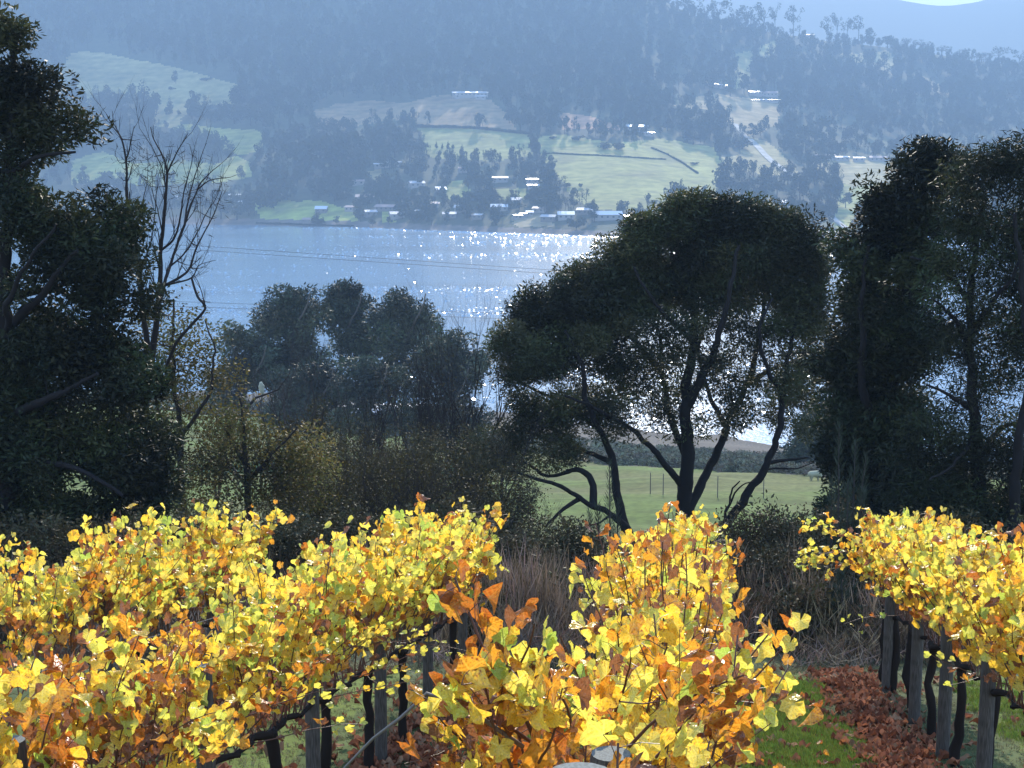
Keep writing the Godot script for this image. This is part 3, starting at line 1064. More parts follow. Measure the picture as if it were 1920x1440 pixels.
# limbs: [[x, y in the view, sideways depth], ...] with a foot and a tip radius in metres; every limb is a part of its own
# lobes: [x, y, half width, half height in the view, share of sprays, depth] ; sprays hang on twigs that grow from the nearest wood
func tree(called: String, label: String, z: float, limbs: Array, lobes: Array, o := {}) -> Node3D:
	var r := rng_of(o.get("seed", 1))
	var bark: Material = o.get("bark", M.bark)
	var foot: Vector3 = at(limbs[0][0][0][0], limbs[0][0][0][1], z)
	foot.y = minf(foot.y, ground_y(foot.x, z))
	var root := thing(called, label, o.get("category", "tree"), foot, 0.0, o.get("group", ""))
	var nodes := PackedVector3Array()
	var thick := PackedFloat32Array()
	var n := 0
	for l in limbs:
		var curve := Curve3D.new()
		var pl: Array = l[0]
		for i in pl.size():
			var q: Array = pl[i]
			var p := at(q[0], q[1], z - (q[2] if q.size() > 2 else 0.0))
			var a: Array = pl[maxi(i - 1, 0)]
			var c: Array = pl[mini(i + 1, pl.size() - 1)]
			var tan_: Vector3 = (at(c[0], c[1], z - (c[2] if c.size() > 2 else 0.0)) - at(a[0], a[1], z - (a[2] if a.size() > 2 else 0.0))) / 6.0
			curve.add_point(p, -tan_, tan_)
		var line := curve.tessellate_even_length(5, o.get("step", 0.22))
		var pts := []
		var rad := []
		for i in line.size():
			var f := float(i) / (line.size() - 1)
			var w: Vector3 = Vector3(N.get_noise_2d(i * 9.0, n * 50.0), 0, N.get_noise_2d(i * 9.0 + 400, n * 50.0)) * o.get("wobble", 0.10)
			var p: Vector3 = line[i] + w * minf(f * 4.0, 1.0)
			if n == 0 and i == 0:
				p.y = minf(p.y, foot.y) - 0.4
			pts.append(p - foot)
			rad.append(o.get("slim", 1.0) * lerpf(l[1], l[2], pow(f, 0.8)) * (1.0 + 0.12 * N.get_noise_1d(i * 30.0)))
			nodes.append(p - foot)
			thick.append(rad[-1])
		var b := MB.new()
		b.tube(pts, rad, 8 if l[1] > 0.06 else 5)
		obj("trunk" if n == 0 else "limb", b.mesh(bark), root)
		n += 1
	# the crown
	var kind: String = o.get("spray", "wattle")
	var spots := []
	var scale: float = z / F
	for l in lobes:
		var c := at(l[0], l[1], z - (l[5] if l.size() > 5 else 0.0))
		var size := Vector3(l[2] * scale, l[3] * scale, minf(l[2], l[3]) * scale * 1.1)
		var volume := size.x * size.y * 42.0
		var count := int(volume * l[4] * o.get("density", 1.0)) + 1
		var lumps := []
		for i in clampi(int(size.x * size.y * o.get("lumps", 4.2)) + 5, 5, 20):
			var d := ball(r)
			lumps.append(d.normalized() * pow(d.length(), 0.35) * 0.72)
		for i in count:
			var d := ball(r)
			var loose: bool = l[4] < 0.62
			d = d.normalized() * pow(d.length(), 0.5) * (0.95 if loose else 0.42)
			d.y *= o.get("pads", 0.75)
			var home: Vector3 = Vector3.ZERO if loose else lumps[r.randi() % lumps.size()]
			spots.append(c + (home + d) * size - foot)
	var twig := MB.new()
	var tint := []
	var where := []
	var twigs: float = o.get("twigs", 1.0)
	if o.has("tips"):      # fine upright twigs along the bare limbs
		for k in range(6, nodes.size() - 1, 4):
			if thick[k] < 0.06:
				var d := (nodes[k] - nodes[k - 1]).normalized()
				forks(twig, nodes[k], (d + unit(r) * 0.6 + Vector3(0, 0.5, 0)).normalized(), r.randf_range(0.25, 0.6), maxf(0.0045, thick[k] * 0.4), 1, r, 0.9, 0.45)
	spots.sort_custom(func(a: Vector3, b: Vector3) -> bool: return a.length_squared() < b.length_squared())
	for p: Vector3 in spots:
		var s: float = r.randf_range(0.75, 1.3) * o.get("spray_size", 1.0)
		var basis := Basis(unit(r), r.randf() * TAU).scaled(Vector3(s, s * 0.85, s))
		where.append(Transform3D(basis, p))
		var g := r.randf_range(0.6, 1.4) * clampf(1.0 + 1.5 * N.get_noise_3dv(p * 26.0 / maxf(1.0, z / 40.0)), 0.35, 2.2)
		tint.append(Color(g * r.randf_range(0.85, 1.35), g, g * r.randf_range(0.7, 1.1)))
		if r.randf() > twigs:
			continue
		var best := -1
		var close := 1e9
		for k in nodes.size():
			var v := p - nodes[k]
			var dd := v.length_squared() + (v.y * v.y * 2.0 if v.y < 0 else 0.0)
			if dd < close:
				close = dd
				best = k
		if best < 0 or close > 9.0:
			continue
		var a := nodes[best]
		var len := a.distance_to(p)
		if len < 0.12:
			continue
		var bend := unit(r) * len * 0.16
		var pts := []
		var rad := []
		var r0 := minf(thick[best] * 0.75, 0.009 + 0.011 * len)
		var k := 4
		for i in k + 1:
			var f := float(i) / k
			pts.append(a.lerp(p, f) + bend * sin(f * PI) + Vector3(0, -len * 0.10 * sin(f * PI), 0))
			rad.append(lerpf(r0, 0.005, f))
			if i > 0:
				nodes.append(pts[-1])
				thick.append(rad[-1])
		twig.tube(pts, rad, 4, false)
	if twig.v.size():
		obj("twigs", twig.mesh(o.get("twig_mat", bark)), root, "stuff")
	copies("crown", spray(kind), where, tint, root, "stuff")
	return root


# a leafless crown that forks again and again
func forks(b: MB, p: Vector3, d: Vector3, length: float, rad: float, level: int, r: RandomNumberGenerator, up: float, spread: float) -> void:
	var pts := [p]
	var rad_ := [rad]
	var k := 5 if level > 1 else 3
	var q := p
	var dir := d
	for i in k:
		dir = (dir + unit(r) * 0.16 + Vector3(0, up * 0.10, 0)).normalized()
		q += dir * length / k
		pts.append(q)
		rad_.append(lerpf(rad, rad * 0.55, float(i + 1) / k))
	b.tube(pts, rad_, 6 if level > 2 else (4 if level > 0 else 3), false)
	if level == 0:
		return
	var n := 4 if level < 3 else 3
	for i in n:
		var f := r.randf_range(0.35, 1.0) if i else 1.0
		var j := int(f * k)
		var dj: Vector3 = (pts[j] - pts[maxi(j - 1, 0)]).normalized() if j else d
		var side := dj.cross(unit(r)).normalized()
		forks(b, pts[j], (dj + side * spread * r.randf_range(0.5, 1.2) + Vector3(0, up * 0.2, 0)).normalized(), length * r.randf_range(0.55, 0.8), rad_[j] * r.randf_range(0.55, 0.75), level - 1, r, up, spread)


func bare_tree(px: float, z: float, top: float, label: String, stems: int, s: int, o := {}) -> void:
	var r := rng_of(s)
	var foot := on_ground(px, z)
	var tall := at(px, top, z).y - foot.y
	var root := thing("bare_tree", label, "tree", foot, 0.0, o.get("group", ""))
	for i in stems:
		var b := MB.new()
		var a := TAU * i / stems + r.randf()
		var lean: float = o.get("lean", 0.28)
		forks(b, Vector3(cos(a), 0, sin(a)) * 0.15 - Vector3(0, 0.3, 0), Vector3(cos(a) * lean, 1, sin(a) * lean).normalized(), tall * r.randf_range(0.40, 0.52), o.get("foot", 0.07) * r.randf_range(0.7, 1.2), 4, r, 0.7, o.get("spread", 0.55))
		obj("trunk", b.mesh(o.get("mat", M.twig)), root)
	if o.get("leaves", 0.0) > 0.0:
		var where := []
		var tint := []
		for i in int(o.leaves):
			var p := ball(r)
			where.append(Transform3D(Basis(unit(r), r.randf() * TAU), Vector3(p.x * tall * 0.35, tall * (0.5 + 0.45 * p.y), p.z * tall * 0.35)))
			tint.append(Color(0.8, 0.7, 0.6) * r.randf_range(0.5, 1.0))
		copies("foliage", spray("bare"), where, tint, root, "stuff")


func build_trees() -> void:
	var r_ := rng_of(33)
	var dark := mat(lin(0.016, 0.014, 0.013), 0.9, 0, 0.25)
	# the spreading tree right of the middle
	var airy := []
	for j in 5:
		for i in 8:
			airy.append([1070 + i * 62 + (j % 2) * 20, 560 + j * 58, 44, 34, 0.5 if j < 1 else (0.3 if j < 2 else 0.2), r_.randf_range(-1.6, 1.6)])
	tree("umbrella_tree", "broad dark umbrella-crowned tree with several trunks right of the middle of the view", 42.0, [
		[[[1282, 1010], [1284, 930], [1290, 860, 0.3], [1286, 780, 0.5], [1290, 700, 0.4], [1302, 620], [1292, 540, -0.5], [1272, 470, -0.8]], 0.27, 0.06],
		[[[1284, 1000], [1294, 950], [1328, 882, -0.5], [1362, 800, -1.0], [1400, 720, -1.2], [1420, 640, -1.3], [1432, 560, -1.5], [1442, 470, -1.5]], 0.17, 0.04],
		[[[1300, 1050, 0.2], [1340, 1008, 0.6], [1385, 950, 0.8], [1440, 868, 1.0], [1462, 800, 1.1], [1470, 720, 1.0], [1482, 650, 0.8], [1500, 560, 0.5]], 0.18, 0.04],
		[[[1282, 915], [1240, 862, 0.8], [1200, 818, 1.2], [1160, 792, 1.5], [1110, 762, 1.8], [1060, 742, 2.0]], 0.12, 0.03],
		[[[1288, 860], [1256, 780, -0.8], [1240, 700, -1.2], [1236, 620, -1.4], [1200, 560, -1.5]], 0.12, 0.03],
		[[[1290, 760, 0.5], [1325, 690, 1.2], [1350, 620, 1.6], [1370, 540, 1.6], [1385, 460, 1.2]], 0.15, 0.04],
		[[[1240, 700, -1.2], [1200, 650, -0.5], [1150, 600], [1110, 560, 0.4]], 0.10, 0.035], [[[1400, 720, -1.2], [1450, 690, -1.5], [1500, 670, -1.6], [1530, 620, -1.6]], 0.09, 0.03],
		[[[1440, 868, 1.0], [1480, 862, 1.2], [1515, 858, 1.3]], 0.07, 0.02], [[[1410, 905, 0.9], [1440, 880, 0.7], [1490, 878, 0.6], [1522, 868, 0.6]], 0.05, 0.015],
		[[[1352, 1000, 0.7], [1368, 940, 0.9], [1372, 915, 0.9], [1388, 902, 1.0]], 0.06, 0.02], [[[1360, 960, 0.9], [1385, 915, 1.0], [1415, 903, 1.0]], 0.045, 0.015],
		[[[1298, 640], [1260, 600, 1.2], [1220, 560, 1.6], [1190, 500, 1.5]], 0.09, 0.03], [[[1362, 800, -1.0], [1330, 740, -2.0], [1310, 660, -2.2], [1330, 580, -2.0]], 0.09, 0.03],
		[[[1470, 740, 1.0], [1440, 690, 1.6], [1425, 620, 1.8], [1450, 560, 1.6]], 0.08, 0.03],
	], [
		[1345, 412, 88, 42, 1.60], [1310, 455, 90, 50, 1.30], [1440, 480, 80, 50, 1.20], [1130, 560, 90, 46, 1.20], [1220, 545, 90, 40, 1.10], [1350, 535, 90, 36, 0.80], [1500, 580, 50, 60, 0.41], [1268, 428, 70, 42, 1.60], [1202, 465, 68, 46, 1.60], [1420, 424, 80, 42, 1.60], [1490, 462, 58, 46, 1.60], [1530, 522, 30, 48, 1.50], [1140, 515, 66, 52, 1.60], [1075, 555, 60, 52, 1.60], [1255, 505, 90, 45, 1.30], [1380, 492, 100, 46, 1.30],
		[1470, 545, 66, 46, 1.10], [1180, 590, 78, 46, 0.54], [1038, 612, 66, 50, 1.40], [1000, 588, 40, 42, 1.40], [1300, 390, 50, 26, 1.40], [1390, 386, 50, 24, 1.40], [1330, 575, 80, 36, 0.42], [1420, 615, 60, 36, 0.38], [1512, 610, 40, 50, 0.41], [1250, 655, 60, 36, 0.35, 1.0],
		[1350, 690, 60, 40, 0.27, -1.0], [1440, 715, 46, 36, 0.38, 1.0], [1190, 690, 66, 46, 0.54], [1502, 735, 38, 46, 0.54], [1110, 650, 60, 50, 0.45], [1375, 770, 40, 28, 0.35], [1240, 760, 40, 28, 0.38, -1], [1140, 730, 50, 40, 0.27], [1500, 690, 36, 30, 0.32], [1525, 470, 30, 50, 1.40], [1520, 590, 34, 66, 0.45], [1460, 410, 60, 34, 1.40], [1235, 420, 60, 34, 1.40],
	] + airy, {"seed": 3, "bark": dark, "spray": "wattle", "density": 1.45, "twigs": 0.6, "spray_size": 1.1, "pads": 0.7})
	tree("leaning_tree", "dark tree with a crooked low limb left of the umbrella-crowned tree", 41.0, [
		[[[1178, 1010], [1158, 930], [1151, 870], [1122, 800, 0.4], [1096, 740, 0.6], [1090, 680, 0.6], [1062, 620, 0.4]], 0.15, 0.04],
		[[[1186, 1050, 0.2], [1180, 1000, 0.5], [1142, 962, 0.8], [1100, 945, 1.0], [1055, 912, 1.2], [1010, 900, 1.4], [955, 880, 1.6]], 0.14, 0.03],
		[[[1085, 936, 1.0], [1052, 958, 1.3], [1026, 986, 1.6]], 0.08, 0.03], [[[1112, 948, 0.9], [1108, 900, 0.6], [1082, 880, 0.4], [1030, 892, 0.2], [985, 870]], 0.12, 0.03],
		[[[1120, 800, 0.4], [1070, 765, -0.6], [1020, 740, -1.0], [960, 710, -1.2]], 0.10, 0.03], [[[1150, 870], [1110, 850, -0.5], [1050, 835, -1], [990, 810, -1.4]], 0.09, 0.03],
		[[[1145, 965, 0.8], [1110, 985, 1.5], [1074, 990, 2.0]], 0.04, 0.012],
	], [
		[975, 642, 52, 44, 1.4], [1020, 680, 68, 52, 1.5], [1092, 650, 60, 46, 1.3], [962, 705, 46, 40, 1.1], [1060, 750, 66, 42, 1.1], [975, 780, 68, 46, 1.0], [1130, 785, 40, 36, 1.02], [1050, 832, 60, 36, 0.77], [930, 838, 60, 46, 1.19], [1000, 872, 60, 26, 0.59],
	], {"seed": 4, "bark": dark, "spray": "wattle", "density": 1.05, "twigs": 0.8, "spray_size": 1.05})
	# the two dark trees at the right
	tree("column_tree", "dense dark tree of stacked dark billows standing right of the umbrella crown", 33.0, [
		[[[1640, 1040], [1650, 900], [1665, 760], [1690, 600], [1715, 450], [1735, 320]], 0.30, 0.04], [[[1655, 850], [1620, 740, 0.5], [1615, 600, 0.8], [1625, 460, 0.8]], 0.14, 0.03],
	], [
		[1730, 312, 46, 40, 1.3], [1788, 335, 56, 55, 1.3], [1640, 388, 40, 42, 1.3], [1700, 420, 76, 66, 1.3], [1620, 470, 54, 55, 1.3], [1690, 540, 110, 76, 1.3], [1615, 600, 78, 76, 1.3], [1700, 640, 60, 76, 1.2], [1588, 690, 64, 46, 1.3], [1640, 745, 100, 66, 1.3], [1700, 800, 76, 66, 1.2], [1592, 806, 72, 56, 1.3], [1640, 875, 96, 60, 1.3], [1690, 945, 110, 56, 1.2], [1620, 950, 80, 60, 1.2],
	], {"seed": 5, "bark": dark, "spray": "dark", "twigs": 0.25, "density": 1.25})
	tree("open_tree", "dark open-branched tree at the right edge with water glinting through it", 30.0, [
		[[[1845, 1050], [1832, 860], [1826, 760, 0.2], [1818, 640, 0.2], [1816, 560], [1830, 470, -0.3], [1850, 370, -0.5]], 0.19, 0.04],
		[[[1826, 770], [1780, 742, 0.5], [1738, 722, 0.8]], 0.08, 0.02], [[[1818, 650], [1786, 592, 0.4], [1745, 560, 0.8]], 0.07, 0.02], [[[1832, 858], [1880, 802, -0.5], [1940, 786, -0.8]], 0.09, 0.03],
		[[[1816, 565], [1762, 500, -0.5], [1702, 482, -0.8]], 0.06, 0.02], [[[1818, 620], [1870, 560, 0.6], [1920, 470, 1.0]], 0.08, 0.02], [[[1830, 800], [1790, 870, 0.8], [1740, 900, 1.2]], 0.06, 0.02], [[[1900, 1050, 0.8], [1905, 900, 0.9], [1925, 700, 1.0], [1915, 520, 1.0], [1900, 400, 0.8]], 0.14, 0.04],
	], [
		[1850, 335, 84, 52, 1.2], [1902, 305, 56, 34, 1.2], [1882, 425, 66, 56, 1.0], [1800, 475, 46, 46, 0.94], [1902, 525, 56, 56, 1.19], [1852, 600, 56, 46, 0.68], [1912, 645, 46, 46, 0.85], [1782, 625, 46, 56, 0.59], [1880, 722, 56, 46, 0.68], [1790, 765, 56, 36, 0.77], [1842, 830, 76, 46, 1.19], [1905, 880, 56, 55, 0.9], [1780, 870, 76, 56, 0.9], [1880, 965, 76, 60, 1.2], [1790, 960, 80, 60, 1.2], [1950, 420, 60, 120, 0.9], [1960, 700, 60, 120, 1.19], [1840, 400, 60, 50, 0.9], [1790, 560, 70, 70, 0.6], [1870, 500, 70, 60, 0.6], [1890, 590, 60, 60, 0.6], [1860, 680, 60, 60, 0.55], [1800, 690, 60, 60, 0.5], [1900, 790, 50, 50, 0.6], [1760, 810, 60, 50, 1.0], [1730, 900, 80, 70, 1.2], [1840, 900, 80, 50, 1.0], [1920, 960, 60, 80, 1.2],
	], {"seed": 6, "bark": dark, "spray": "open", "twigs": 0.6, "density": 1.7})
	# the big dark tree at the left edge
	tree("big_dark_tree", "huge dark dense tree filling the left edge from top to vines", 27.0, [
		[[[20, 1080], [10, 900], [5, 700], [10, 500], [20, 300], [30, 120], [30, 50]], 0.34, 0.04],
		[[[8, 620], [60, 570, 0.4], [95, 530, 0.6], [140, 470, 0.8]], 0.12, 0.03], [[[10, 800], [40, 770, 0.5], [100, 745, 0.8], [180, 700, 1.0]], 0.13, 0.03], [[[10, 330], [70, 295, 0.4], [140, 285, 0.6]], 0.07, 0.02],
		[[[8, 560], [110, 545, -0.6], [190, 600, -1.0], [250, 655, -1.2], [268, 680, -1.2]], 0.08, 0.025], [[[14, 900], [90, 870, 0.8], [170, 890, 1.2], [230, 930, 1.4]], 0.09, 0.03], [[[12, 640], [20, 560, 1.0], [60, 480, 1.4], [110, 420, 1.4]], 0.08, 0.02],
	], [
		[22, 78, 40, 48, 1.1], [52, 150, 62, 50, 1.2], [15, 205, 70, 70, 1.3], [110, 245, 66, 38, 1.2], [48, 275, 70, 30, 1.0], [40, 355, 76, 46, 1.3], [70, 430, 96, 56, 1.2], [150, 500, 86, 52, 1.1], [100, 470, 90, 50, 1.1], [45, 545, 80, 40, 0.45], [205, 540, 50, 46, 0.9], [150, 590, 80, 36, 0.4], [80, 680, 160, 90, 1.2], [200, 715, 110, 90, 1.2], [60, 820, 150, 100, 1.3], [200, 850, 130, 100, 1.3], [290, 905, 56, 70, 1.1], [100, 940, 190, 66, 1.3], [30, 630, 70, 50, 0.7],
		[206, 385, 32, 36, 0.8, -1], [236, 425, 42, 42, 0.8, -1], [196, 455, 36, 36, 0.5, -1], [250, 480, 30, 40, 0.5, -1], [260, 560, 30, 40, 0.6, -0.5],
	], {"seed": 7, "bark": dark, "spray": "dark", "twigs": 0.35, "density": 1.15, "spray_size": 0.95})
	# the leafless tree in front of the water
	tree("dead_tree", "leafless dead tree with many upright stems against the water at the left", 29.5, [
		[[[268, 800], [278, 680], [270, 600], [262, 520], [246, 440], [239, 370], [236, 305], [228, 262], [212, 236], [200, 214]], 0.13, 0.012],
		[[[282, 690], [298, 560, 0.4], [301, 480, 0.5], [308, 400, 0.6], [313, 322, 0.6], [303, 290, 0.5], [288, 262, 0.5], [282, 238, 0.5]], 0.11, 0.01],
		[[[296, 580, 0.4], [318, 500, -0.3], [346, 420, -0.6], [372, 352, -0.8], [390, 328, -0.8], [416, 306, -0.8]], 0.07, 0.008],
		[[[236, 300], [244, 272, 0.3], [252, 236, 0.4]], 0.025, 0.008], [[[230, 262], [214, 232, -0.2], [210, 208, -0.3]], 0.02, 0.006], [[[313, 325, 0.6], [330, 290, 0.9], [345, 262, 1.0], [352, 250, 1.0]], 0.03, 0.007], [[[310, 350, 0.6], [298, 300, 0.8], [262, 240, 0.9]], 0.02, 0.006],
		[[[346, 422, -0.6], [352, 380, -1.0], [372, 310, -1.2], [388, 268, -1.2]], 0.035, 0.007], [[[372, 354, -0.8], [394, 338, -1.1], [432, 332, -1.3], [442, 328, -1.3]], 0.028, 0.006], [[[300, 540, 0.4], [350, 510, 0.2], [366, 470, 0.1], [386, 430], [406, 390], [416, 358]], 0.05, 0.008],
		[[[305, 535, 0.4], [358, 522, 0.7], [372, 498, 0.8], [404, 488, 0.9]], 0.035, 0.006], [[[359, 520, 0.7], [370, 556, 0.8], [386, 578, 0.9], [358, 610, 0.8], [330, 645, 0.7], [312, 690, 0.4]], 0.03, 0.05], [[[386, 578, 0.9], [372, 530, 1.0], [352, 500, 1.1]], 0.02, 0.006],
		[[[301, 470, 0.5], [330, 440, 0.8], [345, 360, 1.0], [360, 300, 1.1], [356, 272, 1.1]], 0.04, 0.007], [[[246, 440], [262, 400, -0.3], [276, 340, -0.4], [278, 300, -0.4]], 0.025, 0.006], [[[305, 440, 0.6], [292, 380, 0.9], [280, 345, 1.0], [262, 330, 1.0]], 0.022, 0.006], [[[262, 520], [285, 440, 0.6], [292, 380, 0.7], [296, 330, 0.7]], 0.03, 0.006], [[[318, 500, -0.3], [350, 470, -0.5], [385, 405, -0.6], [410, 360, -0.7], [420, 330, -0.7]], 0.03, 0.006],
	], [[250, 300, 40, 60, 0.35], [330, 320, 70, 60, 0.35], [390, 370, 40, 60, 0.3], [360, 480, 40, 60, 0.25]], {"seed": 8, "bark": M.dead_wood, "spray": "twigend", "density": 6.0, "twigs": 1.0, "step": 0.14, "wobble": 0.02, "slim": 0.72, "tips": true})
	# the thinly leaved autumn trees
	tree("olive_tree", "tall thinly leaved olive-yellow tree behind the dead tree", 33.0, [
		[[[345, 1020], [340, 850], [330, 740], [322, 640], [325, 560]], 0.12, 0.02], [[[338, 820], [390, 740, 0.4], [400, 660, 0.6], [380, 600, 0.6]], 0.06, 0.015], [[[340, 860], [290, 740, -0.4], [270, 640, -0.5]], 0.06, 0.015],
	], [
		[318, 585, 44, 46, 0.35], [290, 620, 60, 50, 0.6], [350, 640, 66, 56, 0.75], [320, 700, 80, 56, 0.9], [385, 715, 66, 56, 0.9], [370, 790, 76, 60, 0.9], [330, 870, 70, 70, 0.8],
	], {"seed": 9, "bark": M.dead_wood, "spray": "olive", "density": 1.7, "twigs": 0.45})
	tree("low_olive_tree", "broad low olive-brown tree with glinting leaves right of the tall olive one", 31.0, [
		[[[470, 1030], [465, 900], [455, 800], [450, 740]], 0.11, 0.02], [[[468, 900], [520, 840, 0.4], [560, 800, 0.6]], 0.06, 0.015], [[[466, 880], [420, 800, -0.4], [395, 760, -0.5]], 0.06, 0.015],
	], [
		[440, 775, 76, 52, 0.9], [405, 850, 76, 60, 0.9], [480, 850, 90, 66, 1.0], [545, 830, 66, 50, 0.9], [560, 905, 96, 56, 1.0], [440, 930, 110, 66, 1.0], [610, 880, 46, 40, 0.6], [600, 950, 70, 50, 0.9], [350, 950, 60, 60, 0.9],
	], {"seed": 10, "bark": M.dead_wood, "spray": "olive", "density": 1.7, "twigs": 0.4})
	bare_tree(555, 37.0, 625, "leafless tree with a few long straight arms left of the bare thicket", 3, 31, {"foot": 0.10, "lean": 0.35, "spread": 0.5})
	bare_tree(430, 40.0, 590, "leafless twiggy tree between the olive tree and the hazy gum trees", 2, 32, {"foot": 0.09, "lean": 0.2})
	var words := ["first and shortest", "second", "third", "fourth and tallest", "fifth", "last"]
	var i := 0
	for t in [[665, 44.0, 745], [715, 43.0, 690], [770, 45.0, 665], [822, 43.0, 628], [868, 42.0, 622], [905, 40.0, 700]]:
		bare_tree(t[0], t[1], t[2], words[i] + " leafless tree from the left in the bare thicket", 3, 40 + i, {"foot": 0.078, "lean": 0.20, "spread": 0.42, "leaves": 40, "mat": M.dead_wood})
		i += 1


	# low twiggy growth in front of the paddock
	var where_ := ["left of the bare thicket", "in the left half of the bare thicket", "in the middle of the bare thicket", "in the right half of the bare thicket", "at the right end of the bare thicket", "right of the low olive tree", "under the crooked low limb"]
	i = 0
	for t in [[640, 33.0, 800], [690, 34.0, 815], [745, 33.0, 800], [800, 35.0, 790], [860, 34.0, 805], [600, 32.5, 840], [940, 33.0, 860]]:
		bare_tree(t[0], t[1], t[2], "low brown twiggy leafless bush " + where_[i], 6, 140 + i, {"foot": 0.035, "lean": 0.75, "spread": 0.75, "leaves": 130, "mat": M.dead_wood})
		i += 1


func build_mid_ground() -> void:
	sprays.clear()
	spray("wattle")
	sprays["twigend"] = spray_mesh(9, 5, 0.22, 0.22, 0.010, M.dead_wood)
	# gum trees beyond the paddock, blue with distance
	var z := 135.0
	var who := ["leftmost hazy gum tree, low and partly hidden by bare twigs", "big hazy gum tree with a domed crown left of the water gap", "hazy gum tree with a round crown just left of the pointed one", "hazy gum tree with the pointed crown in front of the glitter", "low hazy gum tree beneath the domed crowns", "hazy gum tree with pale leaf edges low in the middle", "brownish hazy tree at the right end of the gum grove"]
	var spec := [
		[[[455, 850], [458, 740], [470, 660]], [[455, 640, 42, 36, 0.9], [480, 690, 50, 50, 1.0], [440, 720, 50, 50, 0.9]]],
		[[[540, 860], [535, 740], [540, 640], [535, 570]], [[540, 568, 46, 30, 1.1], [505, 600, 46, 34, 1.0], [572, 610, 46, 40, 1.0], [520, 655, 66, 40, 0.9], [570, 680, 50, 44, 0.8]]],
		[[[645, 860], [640, 740], [638, 640], [640, 560]], [[640, 558, 44, 26, 1.1], [612, 590, 44, 36, 1.0], [672, 595, 40, 40, 1.0], [640, 640, 56, 40, 0.7], [690, 650, 40, 40, 0.7]]],
		[[[765, 860], [760, 740], [758, 640], [760, 570]], [[758, 570, 34, 30, 1.0], [735, 610, 46, 36, 1.0], [790, 605, 38, 36, 1.0], [760, 660, 60, 44, 0.8], [808, 650, 30, 30, 0.8]]],
		[[[590, 880], [585, 780], [588, 700]], [[560, 720, 60, 40, 1.0], [610, 715, 60, 44, 1.0], [580, 780, 80, 40, 1.0]]],
		[[[690, 880], [685, 780], [680, 700]], [[665, 715, 60, 44, 0.9], [715, 730, 56, 50, 0.9], [690, 785, 70, 40, 1.0]]],
		[[[840, 880], [838, 780], [842, 680]], [[838, 655, 50, 40, 1.0], [865, 690, 50, 50, 1.0], [810, 720, 60, 60, 0.9], [850, 780, 70, 46, 1.0], [770, 780, 60, 40, 1.0]]],
	]
	for i in spec.size():
		var zi: float = z + [0, 4, 12, 8, -8, -10, -4][i]
		var trunk: Array = spec[i][0]
		var fork: Array = [trunk[-2], [trunk[-2][0] + 26, trunk[-2][1] - 50, 2.0], [trunk[-2][0] + 40, trunk[-2][1] - 90, 2.5]]
		var fork2: Array = [trunk[-2], [trunk[-2][0] - 24, trunk[-2][1] - 44, -2.0], [trunk[-2][0] - 42, trunk[-2][1] - 84, -2.5]]
		tree("gum_tree", who[i], zi, [[trunk, 0.34, 0.08], [fork, 0.16, 0.05], [fork2, 0.16, 0.05]], spec[i][1], {"seed": 50 + i, "bark": M.grey_wood, "spray": "gum", "density": 0.28, "lumps": 1.2, "twigs": 0.5, "step": 0.8, "wobble": 0.3, "spray_size": 1.25})
	tree("gum_tree", "dark blue hazy tree behind the leaning trunk of the umbrella tree", 125.0, [[[[1525, 905], [1525, 850], [1530, 780]], 0.3, 0.08]], [[1525, 850, 46, 46, 1.4], [1555, 800, 50, 50, 1.4], [1560, 870, 50, 40, 1.4], [1510, 885, 30, 22, 1.4]], {"seed": 61, "spray": "gum", "density": 0.5, "twigs": 0.3, "step": 0.8, "spray_size": 1.2})
	# scrub on the bank between paddock and water
	var r := rng_of(77)
	var where := []
	var tint := []
	for i in 5200:
		var px := r.randf_range(-300, 2200)
		var d := table(PADDOCK_EDGE, px) + r.randf_range(1.0, 120.0) * r.randf()
		var x := hx(px) * d
		var y := ground_y(x, d)
		if y < 0.4:
			continue
		var s := r.randf_range(0.5, 1.3) * (1.5 if px < 620 else 1.0)
		where.append(Transform3D(Basis(Vector3.UP, r.randf() * TAU).scaled(Vector3(s * 1.5, s, s * 1.5)), Vector3(x, y + 0.2 * s, -d)))
		var g := r.randf_range(0.5, 1.5)
		tint.append(Color(g, g * r.randf_range(0.9, 1.2), g))
	var low := spray_mesh(15, 90, 0.5, 0.28, 0.08, M.scrub)
	copies("scrub_undergrowth", low, where, tint, null, "stuff")
	# the metal shed with a bowed roof, behind the bare trees
	var p := on_ground(722, 196.0)
	var o := thing("shed", "long dark shed with a shining bowed metal roof seen through the bare trees", "shed", p, 0.06)
	var w := MB.new()
	w.box(Transform3D(Basis(), Vector3(0, 1.0, 0)), Vector3(10.5, 3.6, 7))
	obj("wall", w.mesh(M.wall_dark), o)
	var roof := MB.new()
	for k in 8:
		var a0 := lerpf(-0.62, 0.62, k / 8.0)
		var a1 := lerpf(-0.62, 0.62, (k + 1) / 8.0)
		roof.quad(Vector3(-5.6, cos(a0) * 6.4 - 2.4, -sin(a0) * 6.4), Vector3(-5.6, cos(a1) * 6.4 - 2.4, -sin(a1) * 6.4), Vector3(5.6, cos(a1) * 6.4 - 2.4, -sin(a1) * 6.4), Vector3(5.6, cos(a0) * 6.4 - 2.4, -sin(a0) * 6.4))
	obj("roof", roof.mesh(M.roof), o)
	for s in [1, -1]:
		var g := MB.new()
		for k in 8:
			var a0 := lerpf(-0.62, 0.62, k / 8.0)
			var a1 := lerpf(-0.62, 0.62, (k + 1) / 8.0)
			g.tri(Vector3(s * 5.25, 2.7, 0), Vector3(s * 5.25, cos(a0) * 6.3 - 2.4, -sin(a0) * 6.3), Vector3(s * 5.25, cos(a1) * 6.3 - 2.4, -sin(a1) * 6.3))
		obj("gable", g.mesh(M.wall_dark), o)
